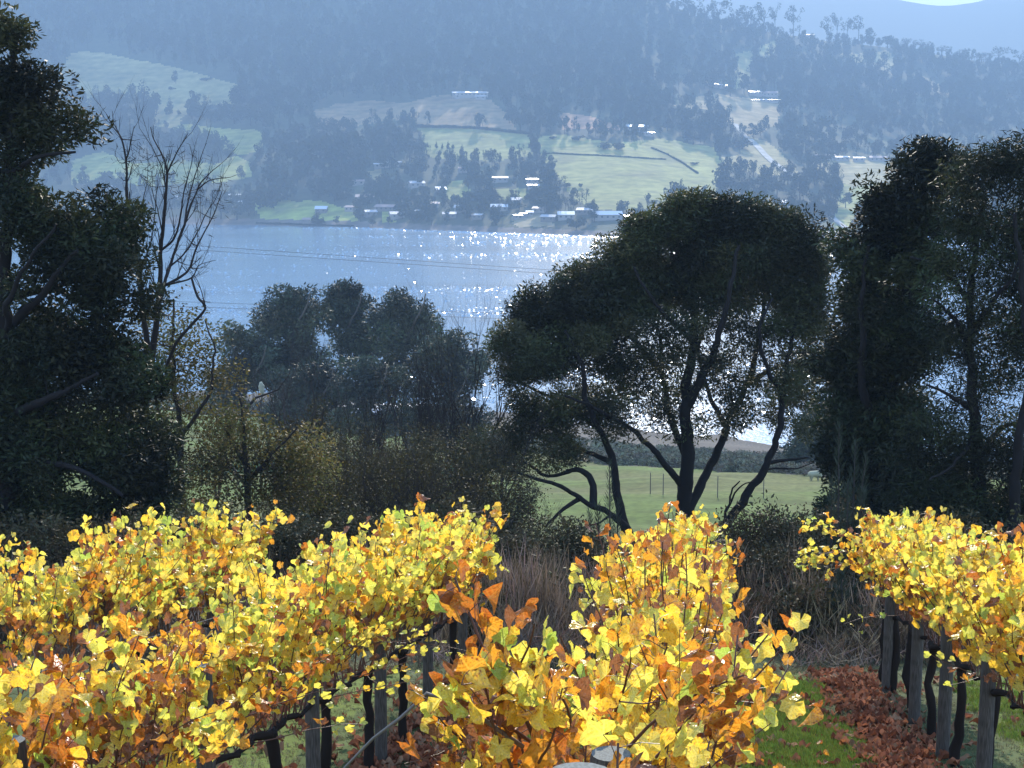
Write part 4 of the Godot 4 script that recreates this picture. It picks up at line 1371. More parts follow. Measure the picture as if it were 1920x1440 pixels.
	# overhead lines across the water view
	var names := ["upper power line of the higher pair crossing in front of the water", "lower power line of the higher pair crossing in front of the water", "upper power line of the lower pair near the hazy gum trees", "lower power line of the lower pair near the hazy gum trees"]
	var runs := [[[-200, 446], [330, 458], [1060, 508], [2100, 560]], [[-200, 452], [330, 466], [1060, 515], [2100, 570]], [[-200, 556], [330, 565], [1000, 590], [2100, 625]], [[-200, 566], [330, 574], [1000, 600], [2100, 640]]]
	for i in 4:
		var c := Curve3D.new()
		for q in runs[i]:
			c.add_point(at(q[0], q[1], 150.0))
		var pts := []
		for k in 25:
			var f := k / 24.0
			var a: Vector3 = at(runs[i][0][0], runs[i][0][1], 150.0).lerp(at(runs[i][3][0], runs[i][3][1], 150.0), f)
			var px := lerpf(-200, 2100, f)
			a = at(px, table([runs[i][0], runs[i][1], runs[i][2], runs[i][3]], px), 150.0)
			pts.append(a)
		var rad := []
		for k in 25:
			rad.append(0.018)
		var b := MB.new()
		b.tube(pts, rad, 4, false)
		tag(obj("power_line", b.mesh(M.cable)), names[i], "power line")
	# a few posts of the paddock fence
	for i in 5:
		var px: float = [1107, 1219, 1243, 1345, 1431][i]
		var q := on_ground(px, 78.0 - i * 0.6)
		var b := MB.new()
		b.tube([Vector3(0, -0.3, 0), Vector3(0, 1.15, 0)], [0.028, 0.024], 5)
		var f := obj("fence_post", b.mesh(M.grey_wood))
		f.position = q
		tag(f, ["fence post in the paddock below the crook of the low limb", "left of two close fence posts left of the main umbrella trunk", "right of two close fence posts left of the main umbrella trunk", "fence post in the paddock between the main trunk and the forked stub", "fence post in the paddock right of the slanting trunk"][i], "fence post", "posts of the paddock fence")
	# the sheep and the bird
	animal("sheep", "pale sheep grazing at the top edge of the paddock beside the column tree", "sheep", on_ground(1526, 109.0) + Vector3(0, 0, 0), 0.2, [
		[Vector3(-0.35, 0.62, 0), 0.27, Vector3(0.30, 0.64, 0), 0.27], [Vector3(0.36, 0.62, 0), 0.16, Vector3(0.60, 0.36, 0.05), 0.11], [Vector3(0.58, 0.36, 0.05), 0.11, Vector3(0.72, 0.14, 0.08), 0.07], [Vector3(-0.32, 0.45, 0.13), 0.10, Vector3(-0.34, 0.02, 0.13), 0.045], [Vector3(-0.32, 0.45, -0.13), 0.10, Vector3(-0.38, 0.02, -0.13), 0.045],
		[Vector3(0.28, 0.45, 0.12), 0.09, Vector3(0.28, 0.02, 0.12), 0.045], [Vector3(0.28, 0.45, -0.12), 0.09, Vector3(0.33, 0.02, -0.12), 0.045], [Vector3(0.56, 0.42, 0.13), 0.04, Vector3(0.54, 0.42, 0.20), 0.025], [Vector3(0.56, 0.42, -0.06), 0.04, Vector3(0.54, 0.42, -0.14), 0.025], [Vector3(-0.6, 0.66, 0), 0.06, Vector3(-0.66, 0.45, 0), 0.04],
	], M.wool, 0.05, 0.85)
	animal("bird", "pale bird perched upright on a bare branch left of the hazy gum trees", "bird", at(491, 737, 36.0), 0.3, [
		[Vector3(0, 0.10, 0), 0.070, Vector3(-0.01, 0.22, 0.01), 0.062], [Vector3(-0.01, 0.22, 0.01), 0.055, Vector3(-0.02, 0.29, 0.01), 0.045], [Vector3(0.01, 0.10, -0.02), 0.05, Vector3(0.05, -0.06, -0.05), 0.022], [Vector3(-0.03, 0.30, 0.03), 0.02, Vector3(-0.05, 0.28, 0.07), 0.008], [Vector3(0.03, 0.03, 0.03), 0.016, Vector3(0.03, -0.03, 0.04), 0.01], [Vector3(-0.03, 0.03, 0.03), 0.016, Vector3(-0.03, -0.03, 0.04), 0.01],
		[Vector3(0.055, 0.20, 0), 0.03, Vector3(0.05, 0.02, -0.04), 0.016], [Vector3(-0.065, 0.20, 0), 0.03, Vector3(-0.03, 0.02, -0.04), 0.016],
	], M.feather, 0.014, 0.85)
	var br := MB.new()
	var c0 := at(491, 738, 36.0)
	br.tube([c0 + Vector3(-0.5, -0.5, 0.05), c0 + Vector3(-0.15, -0.10, 0.02), c0 + Vector3(0.05, -0.035, 0.03), c0 + Vector3(0.4, 0.1, 0.02), c0 + Vector3(0.7, 0.5, 0)], [0.05, 0.035, 0.025, 0.02, 0.01], 6)
	var perch := obj("bare_branch", br.mesh(M.dead_wood))
	tag(perch, "short bare branch under the feet of the pale bird", "branch")


# one continuous skin round tapered bones (surface nets on a grid)
func animal(called: String, label: String, category: String, where: Vector3, turn: float, bones: Array, skin: Material, cell: float, scale: float) -> void:
	var lo := Vector3.INF
	var hi := -Vector3.INF
	for b in bones:
		for k in [0, 2]:
			lo = lo.min(b[k] - Vector3.ONE * b[k + 1] * 1.6)
			hi = hi.max(b[k] + Vector3.ONE * b[k + 1] * 1.6)
	var n := Vector3i(((hi - lo) / cell).ceil()) + Vector3i.ONE * 2
	var f := PackedFloat32Array()
	f.resize(n.x * n.y * n.z)
	for z in n.z:
		for y in n.y:
			for x in n.x:
				var p := lo + Vector3(x, y, z) * cell
				var sum := 0.0
				for b in bones:
					var ab: Vector3 = b[2] - b[0]
					var t := clampf((p - b[0]).dot(ab) / maxf(ab.length_squared(), 1e-9), 0.0, 1.0)
					var d: float = p.distance_to(b[0] + ab * t) - lerpf(b[1], b[3], t)
					sum += exp(-d / (cell * 0.9))
				f[(z * n.y + y) * n.x + x] = -log(maxf(sum, 1e-30)) * cell * 0.9
	var id := {}
	var m := MB.new()
	for z in n.z - 1:
		for y in n.y - 1:
			for x in n.x - 1:
				var c := Vector3.ZERO
				var hits := 0
				for e in [[0, 1], [0, 2], [0, 4], [1, 3], [1, 5], [2, 3], [2, 6], [3, 7], [4, 5], [4, 6], [5, 7], [6, 7]]:
					var a := Vector3i(x + (e[0] & 1), y + ((e[0] >> 1) & 1), z + (e[0] >> 2))
					var b := Vector3i(x + (e[1] & 1), y + ((e[1] >> 1) & 1), z + (e[1] >> 2))
					var fa := f[(a.z * n.y + a.y) * n.x + a.x]
					var fb := f[(b.z * n.y + b.y) * n.x + b.x]
					if (fa < 0) != (fb < 0):
						c += Vector3(a).lerp(Vector3(b), fa / (fa - fb))
						hits += 1
				if hits:
					id[Vector3i(x, y, z)] = m.v.size()
					m.v.append((lo + c / hits * cell) * scale)
	for key: Vector3i in id:
		for axis in 3:
			var q := key
			var step := Vector3i.ZERO
			step[axis] = 1
			var w := q + step
			if w.x >= n.x or w.y >= n.y or w.z >= n.z:
				continue
			var fa := f[(q.z * n.y + q.y) * n.x + q.x]
			var fb := f[(w.z * n.y + w.y) * n.x + w.x]
			if (fa < 0) == (fb < 0):
				continue
			var u := Vector3i.ZERO
			u[(axis + 1) % 3] = 1
			var v := Vector3i.ZERO
			v[(axis + 2) % 3] = 1
			var c := [q, q - u, q - u - v, q - v]
			if c.all(func(k: Vector3i) -> bool: return id.has(k)):
				var i := [id[c[0]], id[c[1]], id[c[2]], id[c[3]]]
				if fa < 0:
					i.reverse()
				m.idx.append_array(PackedInt32Array([i[0], i[1], i[2], i[0], i[2], i[3]]))
	m.n.resize(m.v.size())
	for i in range(0, m.idx.size(), 3):
		var nn := (m.v[m.idx[i + 2]] - m.v[m.idx[i]]).cross(m.v[m.idx[i + 1]] - m.v[m.idx[i]])
		for k in 3:
			m.n[m.idx[i + k]] += nn
	for i in m.n.size():
		m.n[i] = m.n[i].normalized()
	var o := obj(called, m.mesh(skin))
	o.position = where
	o.rotation.y = turn
	tag(o, label, category)


# ---- shrubs, dry stalks and saplings between the vines and the trees
func shrub(px: float, z: float, top: float, wide: float, label: String, s: int, o := {}) -> void:
	var r := rng_of(s)
	var p := on_ground(px, z)
	var h := at(px, top, z).y - p.y
	var w := wide * z / F
	var root := thing("shrub", label, "shrub", p)
	var stem := MB.new()
	for i in 9:
		var a := r.randf() * TAU
		var q := r.randf_range(0.3, 0.9)
		var tip := Vector3(cos(a) * w * q, h * r.randf_range(0.5, 0.95), sin(a) * w * q * 0.6)
		stem.tube([Vector3(cos(a) * 0.1, -0.2, sin(a) * 0.1), tip * Vector3(0.35, 0.45, 0.35) + unit(r) * 0.08, tip], [0.022, 0.014, 0.005], 4, false)
	obj("stem", stem.mesh(M.twig), root, "stuff")
	var where := []
	var tint := []
	for i in int(w * h * o.get("density", 130.0)):
		var d := ball(r)
		d = d.normalized() * pow(d.length(), 0.5)
		var q := Vector3(d.x * w, h * (0.48 + 0.5 * d.y), d.z * w * 0.7)
		q.y += N.get_noise_2d(q.x * 60.0 + s * 9.0, q.z * 60.0) * h * 0.3
		var sz := r.randf_range(0.7, 1.25)
		where.append(Transform3D(Basis(unit(r), r.randf() * TAU).scaled(Vector3.ONE * sz), q))
		var g := r.randf_range(0.55, 1.4)
		tint.append(Color(g * r.randf_range(0.9, 1.4), g, g * r.randf_range(0.7, 1.1)))
	copies("foliage", spray(o.get("spray", "shrub")), where, tint, root, "stuff")


func sapling(px: float, z: float, tops: Array, label: String, s: int, fat := 1.0) -> void:
	var r := rng_of(s)
	var p := on_ground(px, z)
	var root := thing("sapling", label, "young conifer", p)
	for q in tops:
		var tip := at(q[0], q[1], z - r.randf_range(-0.3, 0.3)) - p
		var foot := Vector3(tip.x * 0.35, -0.2, 0)
		var b := MB.new()
		b.tube([foot, foot.lerp(tip, 0.5) + unit(r) * 0.05, tip], [0.03, 0.018, 0.004], 5, false)
		obj("trunk", b.mesh(M.twig), root)
		var n := MB.new()
		for i in 620:
			var f := pow(r.randf(), 1.4) * 0.9 + 0.1
			var c := foot.lerp(tip, f)
			var a := r.randf() * TAU
			var d := Vector3(cos(a), 0.5 + 1.5 * f, sin(a)).normalized()
			var reach := pow(1.0 - f, 1.3) * 0.75 * fat + 0.01
			n.blade(c + d * reach * r.randf() * Vector3(1, 0.4, 1), d, d.cross(unit(r)).normalized(), 0.14 * r.randf_range(0.6, 1.3), 0.010)
		obj("needles", n.mesh(M.sapling), root, "stuff")


func build_undergrowth() -> void:
	M.sapling = mat(lin(0.042, 0.055, 0.034), 0.7, 0.0, 0.3)
	var list := [
		[1000, 23.5, 985, 130, "wide dark shrub with glinting leaves below the crooked limb"], [905, 22.0, 1000, 90, "dark shrub just right of the end of the left vine row"], [1090, 24.0, 1015, 80, "dark shrub between the wide shrub and the middle vine row"],
		[1420, 24.0, 965, 90, "dark glossy shrub right of the end of the middle vine row"], [1375, 21.5, 1030, 60, "small dark shrub touching the right side of the middle vine row"], [1500, 25.0, 975, 80, "dark shrub in front of the paddock left of the column tree"],
		[1475, 21.0, 1045, 90, "grey-green shrub in the middle of the gap between middle and right vine rows"], [1570, 20.5, 1040, 70, "very dark shrub behind the left tip of the right vine row"], [1620, 22.0, 960, 90, "dark shrub at the foot of the column tree"], [1750, 22.0, 980, 110, "dark shrub under the open tree behind the right vine row"],
		[1880, 22.0, 985, 110, "dark shrub at the right edge behind the right vine row"], [760, 24.0, 960, 120, "brown shrub in front of the bare thicket"], [640, 24.0, 965, 110, "brownish shrub under the low olive tree behind the left vines"], [520, 23.0, 985, 110, "dark shrub behind the middle of the left vines"], [380, 23.0, 985, 110, "dark shrub behind the hump of the left vines"], [230, 22.5, 985, 120, "dark shrub at the foot of the big dark tree"], [80, 22.0, 990, 130, "dark shrub at the left edge behind the vines"],
		[850, 26.0, 955, 90, "twiggy dark shrub at the right end of the bare thicket"],
	]
	for i in list.size():
		var t: Array = list[i]
		shrub(t[0], t[1], t[2], t[3], t[4], 200 + i)
	list = [[940, 19.6, 1110, 70, "low dark shrub in the dry stalks right of the left vine row's end"], [1045, 20.2, 1105, 60, "low glinting shrub in the dry stalks left of the middle row"], [1430, 19.4, 1135, 60, "low dark shrub in the dry stalks right of the middle row"], [1530, 19.0, 1120, 60, "low dark shrub in the dry stalks between the sapling and the middle row"], [1350, 20.5, 1075, 60, "dark shrub close behind the far end of the middle row"], [1480, 20.5, 1130, 80, "broad dark shrub in the middle of the gap before the right row"], [1590, 20.0, 1110, 60, "dark shrub left of the farthest right-row post"], [1660, 20.5, 1080, 70, "dark shrub hidden behind the tip of the right-hand row"], [1630, 18.6, 1160, 46, "low shrub behind the farthest post of the right-hand row"]]
	for i in list.size():
		var t: Array = list[i]
		shrub(t[0], t[1], t[2], t[3], t[4], 240 + i, {"density": 110.0})
	list = [[650, 38.0, 815, 100, "dim twiggy shrub behind the left end of the bare thicket"], [740, 39.0, 845, 90, "dim twiggy shrub behind the middle of the bare thicket"], [840, 38.0, 800, 100, "dim twiggy shrub behind the right end of the bare thicket"], [590, 36.0, 790, 80, "dim twiggy shrub between the low olive tree and the thicket"], [920, 37.0, 830, 80, "dim twiggy shrub left of the crooked low limb"]]
	for i in list.size():
		var t: Array = list[i]
		shrub(t[0], t[1], t[2], t[3], t[4], 270 + i, {"density": 55.0})
	sapling(1140, 25.0, [[1143, 868], [1120, 950], [1160, 940], [1105, 962]], "spiky grey-green young conifer in front of the leaning tree", 301, 0.6)
	sapling(1585, 21.5, [[1573, 800], [1604, 828], [1625, 850], [1560, 900], [1590, 905], [1618, 925]], "grey-green young conifer with three thin bare leaders at the foot of the column tree", 302, 0.75)
	sapling(1578, 18.8, [[1578, 1075], [1560, 1110], [1600, 1105]], "small dark young conifer in the dry stalks left of the right vine row", 303, 1.2)
	# dry stalks standing below the vines
	var r := rng_of(88)
	var tuft := MB.new()
	for i in 26:
		var a := r.randf() * TAU
		var d := Vector3(cos(a) * 0.22, 1, sin(a) * 0.22).normalized()
		var base := Vector3(r.randf_range(-0.14, 0.14), 0, r.randf_range(-0.14, 0.14))
		var l := r.randf_range(0.6, 1.0)
		tuft.blade(base, d, d.cross(unit(r)).normalized(), l * 0.7, 0.011)
		var e := (d + unit(r) * 0.35).normalized()
		tuft.blade(base + d * l * 0.55, e, e.cross(unit(r)).normalized(), l * 0.45, 0.012)
	var tm := tuft.mesh(M.stalk)
	var where := []
	var tint := []
	for i in 3800:
		var z := r.randf_range(17.3, 25.5)
		var px := r.randf_range(-200, 2100)
		var n := N.get_noise_2d(px * 0.25, z * 12.0)
		if n < -0.25 or px < 820 and r.randf() < 0.5 or px > 1150 and r.randf() < 0.35:
			continue
		var p := on_ground(px, z)
		var tall := r.randf_range(0.6, 1.35) * clampf((z - 16.9) * 0.5, 0.2, 1.0) * (1.0 + n * 0.6)
		where.append(Transform3D(Basis(Vector3.UP, r.randf() * TAU).scaled(Vector3(1.2, tall, 1.2)), p))
		var g := r.randf_range(0.35, 1.7)
		tint.append(Color(g, g * r.randf_range(0.85, 1.0), g * r.randf_range(0.75, 1.05)))
	copies("dry_grass", tm, where, tint, null, "stuff")


# ---- the vineyard
const ALONG := Vector3(0.1263, -0.2135, -1.0)     # one metre ahead along a row

func row_at(k: int, z: float) -> Vector3:     # k = 0 is the row in the middle of the view, 1 the one at the right
	var x := 0.11 + 0.1263 * (z - 2.3) + 2.36 * k
	return Vector3(x, ground_y(x, z), -z)


func leaf_texture(base: Color, vein: Color, edge: Color, blotch: float, s: int) -> ImageTexture:
	var size := 128
	var im := Image.create(size, size, false, Image.FORMAT_RGB8)
	var f := FastNoiseLite.new()
	f.seed = s
	f.frequency = 0.045
	f.fractal_octaves = 4
	for y in size:
		for x in size:
			var p := Vector2(x - size * 0.5, size * 0.64 - y) / (size * 0.42)   # the stalk joins at the origin, the tip is at y = 1.4
			var near := 1.0
			for a in [0.0, 0.85, -0.85, 1.95, -1.95]:
				var d := Vector2(sin(a), cos(a))
				var along := p.dot(d)
				if along > 0.0:
					near = minf(near, absf(p.cross(d)) * 13.0 + along * 0.25)
					var side := fposmod(along * 5.0 - absf(p.cross(d)) * 4.0, 1.0)
					near = minf(near, 0.45 + absf(side - 0.5) * 2.2)
			var n := f.get_noise_2d(x, y)
			var rim := clampf(p.length() * 0.8 - 0.35 + n * 1.4 + blotch, 0.0, 1.0)
			var c := base.lerp(edge, smoothstep(0.45, 0.85, rim))
			c = c * (1.0 + 0.55 * f.get_noise_2d(x * 2.2 + 200, y * 2.2))
			c = c.lerp(vein, (1.0 - clampf(near, 0.0, 1.0)) * 0.9)
			im.set_pixel(x, y, c.clamp().linear_to_srgb())
	im.generate_mipmaps()
	return ImageTexture.create_from_image(im)


var leaf_mats := []
var leaf_shapes := []
var dry_shapes := []

func make_leaves() -> void:
	var kinds := [
		[Color(0.85, 0.60, 0.05), Color(0.90, 0.78, 0.20), Color(0.50, 0.19, 0.02), -0.08], [Color(0.80, 0.66, 0.07), Color(0.72, 0.74, 0.16), Color(0.55, 0.28, 0.03), -0.06], [Color(0.62, 0.60, 0.055), Color(0.68, 0.70, 0.18), Color(0.70, 0.46, 0.04), -0.04], [Color(0.34, 0.46, 0.05), Color(0.52, 0.58, 0.14), Color(0.64, 0.60, 0.06), -0.20],
		[Color(0.88, 0.50, 0.025), Color(0.90, 0.66, 0.10), Color(0.40, 0.10, 0.015), 0.06], [Color(0.76, 0.28, 0.02), Color(0.85, 0.50, 0.06), Color(0.30, 0.055, 0.012), 0.02], [Color(0.52, 0.13, 0.016), Color(0.60, 0.28, 0.05), Color(0.16, 0.045, 0.015), 0.05], [Color(0.24, 0.085, 0.032), Color(0.34, 0.16, 0.07), Color(0.10, 0.045, 0.022), 0.0],
	]
	var pucker := bumps(0.03, 12, 8.0, 128, 3)
	for i in kinds.size():
		var k: Array = kinds[i]
		var m := mat(Color.WHITE, 0.34, 1.04 if i < 5 else 0.95, 0.55)
		m.albedo_texture = leaf_texture(k[0], k[1], k[2], k[3], 60 + i)
		m.normal_enabled = true
		m.normal_texture = pucker
		m.normal_scale = 0.8
		leaf_mats.append(m)
	for i in 7:
		leaf_shapes.append(leaf_shape(400 + i, 0.0))
	for i in 4:
		dry_shapes.append(leaf_shape(420 + i, 1.0))


func leaf_shape(s: int, dry: float) -> ArrayMesh:
	var r := rng_of(s)
	var half := [[0, 1.0], [14, 0.91], [27, 0.78], [39, 0.87], [52, 0.95], [68, 0.86], [86, 0.73], [102, 0.82], [118, 0.87], [142, 0.76], [166, 0.60]]
	var ring := []
	for i in range(half.size() - 1, -1, -1):
		ring.append([deg_to_rad(half[i][0]), half[i][1] * r.randf_range(0.90, 1.10)])
	for i in range(1, half.size()):
		ring.append([-deg_to_rad(half[i][0]), half[i][1] * r.randf_range(0.90, 1.10)])
	var fold := r.randf_range(0.10, 0.75) + dry * 0.5
	var droop := r.randf_range(-0.10, 0.55) + dry * 0.35
	var wave := r.randf_range(0.08, 0.24) + dry * 0.16
	var ph := r.randf() * TAU
	var shape := func(a: float, q: float) -> Vector3:
		var x := sin(a) * q
		var y := cos(a) * q
		var z := absf(x) * fold - y * absf(y) * droop + sin(a * 3.0 + ph) * wave * q - dry * q * q * 0.35
		return Vector3(x * (1.0 - 0.25 * dry), y, z)
	var b := MB.new()
	b.v.append(Vector3.ZERO)
	b.uv.append(Vector2(0.5, 0.64))
	for e in ring:
		for q in [0.52, 1.0]:
			b.v.append(shape.call(e[0], e[1] * q))
			b.uv.append(Vector2(0.5 + sin(e[0]) * e[1] * q * 0.42, 0.64 - cos(e[0]) * e[1] * q * 0.42))
	for i in ring.size() - 1:
		var k := 1 + i * 2
		b.idx.append_array(PackedInt32Array([0, k, k + 2, k, k + 1, k + 3, k, k + 3, k + 2]))
	b.n.resize(b.v.size())
	for i in range(0, b.idx.size(), 3):
		var nn := (b.v[b.idx[i + 2]] - b.v[b.idx[i]]).cross(b.v[b.idx[i + 1]] - b.v[b.idx[i]])
		for k in 3:
			b.n[b.idx[i + k]] += nn
	for i in b.n.size():
		b.n[i] = b.n[i].normalized()
	return b.mesh(null)


func pick(r: RandomNumberGenerator, weights: Array) -> int:
	var t: float = r.randf() * weights.reduce(func(a, b): return a + b, 0.0)
	for i in weights.size():
		t -= weights[i]
		if t <= 0.0:
			return i
	return 0


# a shoot with its leaves: a part of the vine, the leaves its sub-parts
func make_shoot(s: int, tall: float, count: int, weights: Array, size: float, crowded := 12) -> MeshInstance3D:
	var r := rng_of(s)
	var o := MeshInstance3D.new()
	o.name = "shoot"
	var b := MB.new()
	var pts := []
	var rad := []
	var p := Vector3.ZERO
	var d := Vector3(r.randf_range(-0.15, 0.15), 1, r.randf_range(-0.15, 0.15)).normalized()
	var k := 9
	for i in k + 1:
		pts.append(p)
		rad.append(lerpf(0.0068, 0.0028, float(i) / k))
		d = (d + unit(r) * 0.14 + Vector3(0, -0.03 if i > 6 else 0.03, 0)).normalized()
		p += d * tall / k
	b.tube(pts, rad, 5, false)
	# a thin side shoot
	var sp: Vector3 = pts[4]
	var sd := Vector3(r.randf_range(-1, 1), 0.5, r.randf_range(-1, 1)).normalized()
	var side := [sp, sp + sd * 0.14 + Vector3(0, 0.03, 0), sp + sd * 0.30 + Vector3(0, 0.10, 0)]
	b.tube(side, [0.003, 0.0025, 0.0015], 4, false)
	var turn := r.randf() * TAU
	for i in count:
		var f := (i + 0.6) / count
		var c: Vector3
		if i % 5 == 3:
			c = side[1].lerp(side[2], r.randf())
		else:
			var g := clampf(0.10 + 0.90 * pow(f, 0.62), 0.0, 0.999) * k
			c = pts[int(g)].lerp(pts[int(g) + 1], g - int(g))
		turn += PI + r.randf_range(-0.8, 0.8)
		var out := Vector3(cos(turn), r.randf_range(0.1, 0.7), sin(turn)).normalized()
		var stalk := r.randf_range(0.035, 0.10)
		var e := c + out * stalk
		b.tube([c, c.lerp(e, 0.5) + Vector3(0, 0.008, 0), e], [0.0016, 0.0013, 0.0011], 3, false)
		var w := pick(r, weights)
		if f < 0.42 and r.randf() < 0.45:      # the lower leaves turn first
			w = 4 + r.randi() % 4
		var dry := w >= 6 or (w >= 5 and r.randf() < 0.5)
		var tip := (out * r.randf_range(0.1, 0.8) + Vector3(0, -r.randf_range(0.4, 1.1), 0) + unit(r) * 0.45).normalized()
		var face := (out + Vector3(0, 0.35, 0) + unit(r) * 0.7)
		face = (face - tip * face.dot(tip)).normalized()
		var sz := size * r.randf_range(0.72, 1.22) * (1.0 - 0.35 * f * f) * (0.85 if dry else 1.0)
		var leaf := MeshInstance3D.new()
		leaf.name = "leaf" if i == 0 else "leaf_%03d" % i
		leaf.mesh = (dry_shapes if dry else leaf_shapes)[r.randi() % (4 if dry else 7)]
		leaf.material_override = leaf_mats[w]
		leaf.transform = Transform3D(Basis(tip.cross(face), tip, face).scaled(Vector3.ONE * sz), e)
		o.add_child(leaf)
	o.mesh = b.mesh(M.cane)
	# the crowd of leaves behind those one can pick out
	var crowd := {}
	for i in crowded:
		var g := r.randf_range(0.36, 0.97) * k
		var c: Vector3 = pts[int(g)].lerp(pts[int(g) + 1], g - int(g)) + Vector3(r.randfn(0, 0.075), r.randfn(0, 0.03), r.randfn(0, 0.06))
		var w := pick(r, weights)
		var tip := (Vector3(0, -r.randf_range(0.3, 1.0), 0) + unit(r) * 0.6).normalized()
		var face := unit(r)
		face = (face - tip * face.dot(tip)).normalized()
		var dry := w >= 6
		if not crowd.has(w):
			crowd[w] = SurfaceTool.new()
			crowd[w].begin(Mesh.PRIMITIVE_TRIANGLES)
		crowd[w].append_from((dry_shapes if dry else leaf_shapes)[r.randi() % (4 if dry else 7)], 0, Transform3D(Basis(tip.cross(face), tip, face).scaled(Vector3.ONE * size * r.randf_range(0.7, 1.15)), c))
	var am := ArrayMesh.new()
	for w in crowd:
		crowd[w].commit(am)
		am.surface_set_material(am.get_surface_count() - 1, leaf_mats[w])
	if am.get_surface_count():
		var inner := MeshInstance3D.new()
		inner.name = "inner_foliage"
		inner.mesh = am
		inner.set_meta("kind", "stuff")
		o.add_child(inner)
	return o


var shoots := {}
var vine_no := 0

func vine(k: int, z: float, kinds: Array, label: String, o := {}) -> Node3D:
	var r := rng_of(700 + vine_no)
	vine_no += 1
	var foot := row_at(k, z)
	var root := thing("grapevine", label, "grapevine", foot, 0.0, "")
	var head: float = o.get("head", 0.86)
	var b := MB.new()
	var pts := []
	var rad := []
	for i in 9:
		var f := i / 8.0
		pts.append(Vector3(N.get_noise_2d(i * 7.0, vine_no * 40.0) * 0.09 * sin(f * PI), f * (head + 0.1) - 0.1, N.get_noise_2d(i * 7.0 + 300, vine_no * 40.0) * 0.09 * sin(f * PI)))
		rad.append(lerpf(0.044, 0.034, f) * (1.0 + 0.35 * N.get_noise_1d(i * 40.0 + vine_no * 77.0)) * (1.25 if i == 8 else 1.0))
	b.tube(pts, rad, 8)
	obj("trunk", b.mesh(M.vine_wood), root)
	var reach: float = o.get("reach", 0.68)
	for s in [1, -1]:
		var a := MB.new()
		var ap := []
		var ar := []
		for i in 7:
			var f := i / 6.0
			var q: Vector3 = Vector3(0, head - 0.02, 0) + ALONG * (s * f * reach) + Vector3(N.get_noise_1d(i * 30.0 + vine_no * 13.0) * 0.05, 0.05 * sin(f * 3.0), 0)
			ap.append(q)
			ar.append(lerpf(0.030, 0.014, f) * (1.0 + 0.3 * N.get_noise_1d(i * 50.0 + vine_no * 31.0)))
		a.tube(ap, ar, 6)
		obj("arm", a.mesh(M.vine_wood), root)
	var n: int = o.get("shoots", 13)
	for i in n:
		var f := (i + r.randf_range(0.15, 0.85)) / n * 2.0 - 1.0
		var pool: Array = shoots[kinds[r.randi() % kinds.size()]]
		var sh: Node3D = pool[r.randi() % pool.size()].duplicate()
		sh.name = "shoot" if i == 0 else "shoot_%03d" % i
		var lean_side: float = r.randfn(0.0, o.get("spread", 0.22)) + o.get("lean", 0.0)
		var basis := Basis(Vector3(0, 0, 1), lean_side) * Basis(Vector3(1, 0, 0), r.randfn(0.0, 0.16)) * Basis(Vector3.UP, r.randf() * TAU)
		var sc: float = r.randf_range(0.82, 1.1) * o.get("tall", 1.0)
		sh.transform = Transform3D(basis.scaled(Vector3.ONE * sc), Vector3(0, head + 0.02, 0) + ALONG * (f * reach))
		root.add_child(sh)
	# low shoots that hang out over the alley
	for i in o.get("hanging", 2):
		var sh: Node3D = shoots["thin"][r.randi() % shoots["thin"].size()].duplicate()
		sh.name = "hanging_shoot" if i == 0 else "hanging_shoot_%03d" % i
		var basis := Basis(Vector3.UP, r.randf_range(-0.5, 0.5) + (0.0 if r.randf() < 0.5 else PI)) * Basis(Vector3(0, 0, 1), r.randf_range(0.9, 1.6)) * Basis(Vector3.UP, r.randf() * TAU)
		sh.transform = Transform3D(basis.scaled(Vector3.ONE * 0.62), Vector3(0, head + r.randf_range(0.0, 0.3), 0) + ALONG * r.randf_range(-reach, reach))
		root.add_child(sh)
	return root


func lone_shoot(root: Node3D, kind: String, i: int, from: Vector3, to: Vector3, size: float, s: int) -> void:
	var r := rng_of(s)
	var sh: Node3D = shoots[kind][i % shoots[kind].size()].duplicate()
	sh.name = "long_shoot_%03d" % root.get_child_count()
	var y := (to - from).normalized()
	if kind == "arch":
		size = minf(from.distance_to(to) / 0.5, 1.12)
	var x := y.cross(unit(r)).normalized()
	sh.transform = Transform3D(Basis(x, y, x.cross(y)).scaled(Vector3.ONE * size), from - root.position)
	root.add_child(sh)


func post(k: int, z: float, tall: float, rad: float, label: String, dx := 0.0) -> void:
	var p := row_at(k, z)
	p.x += dx
	var o := thing("vineyard_post", label, "post", p, 0.0, "")
	var r := rng_of(int(z * 100.0) + k * 31 + 5)
	var b := MB.new()
	b.tube([Vector3(0, -0.4, 0), Vector3(0.004, tall * 0.5, 0), Vector3(0, tall - 0.012, 0), Vector3(0, tall, 0)], [rad * 1.04, rad, rad * 0.99, rad * 0.93], 16, false)
	obj("shaft", b.mesh(M.post), o)
	var t := MB.new()
	t.v.append(Vector3(0, tall + 0.002, 0))
	t.n.append(Vector3.UP)
	t.uv.append(Vector2(0.5, 0.5))
	for i in 17:
		var a := TAU * i / 16
		t.v.append(Vector3(cos(a) * rad * 0.93, tall, sin(a) * rad * 0.93))
		t.n.append(Vector3.UP)
		t.uv.append(Vector2(0.5 + cos(a) * 0.5, 0.5 + sin(a) * 0.5))
		if i:
			t.idx.append_array(PackedInt32Array([0, i, i + 1]))
	obj("cut_top", t.mesh(M.post_top), o)


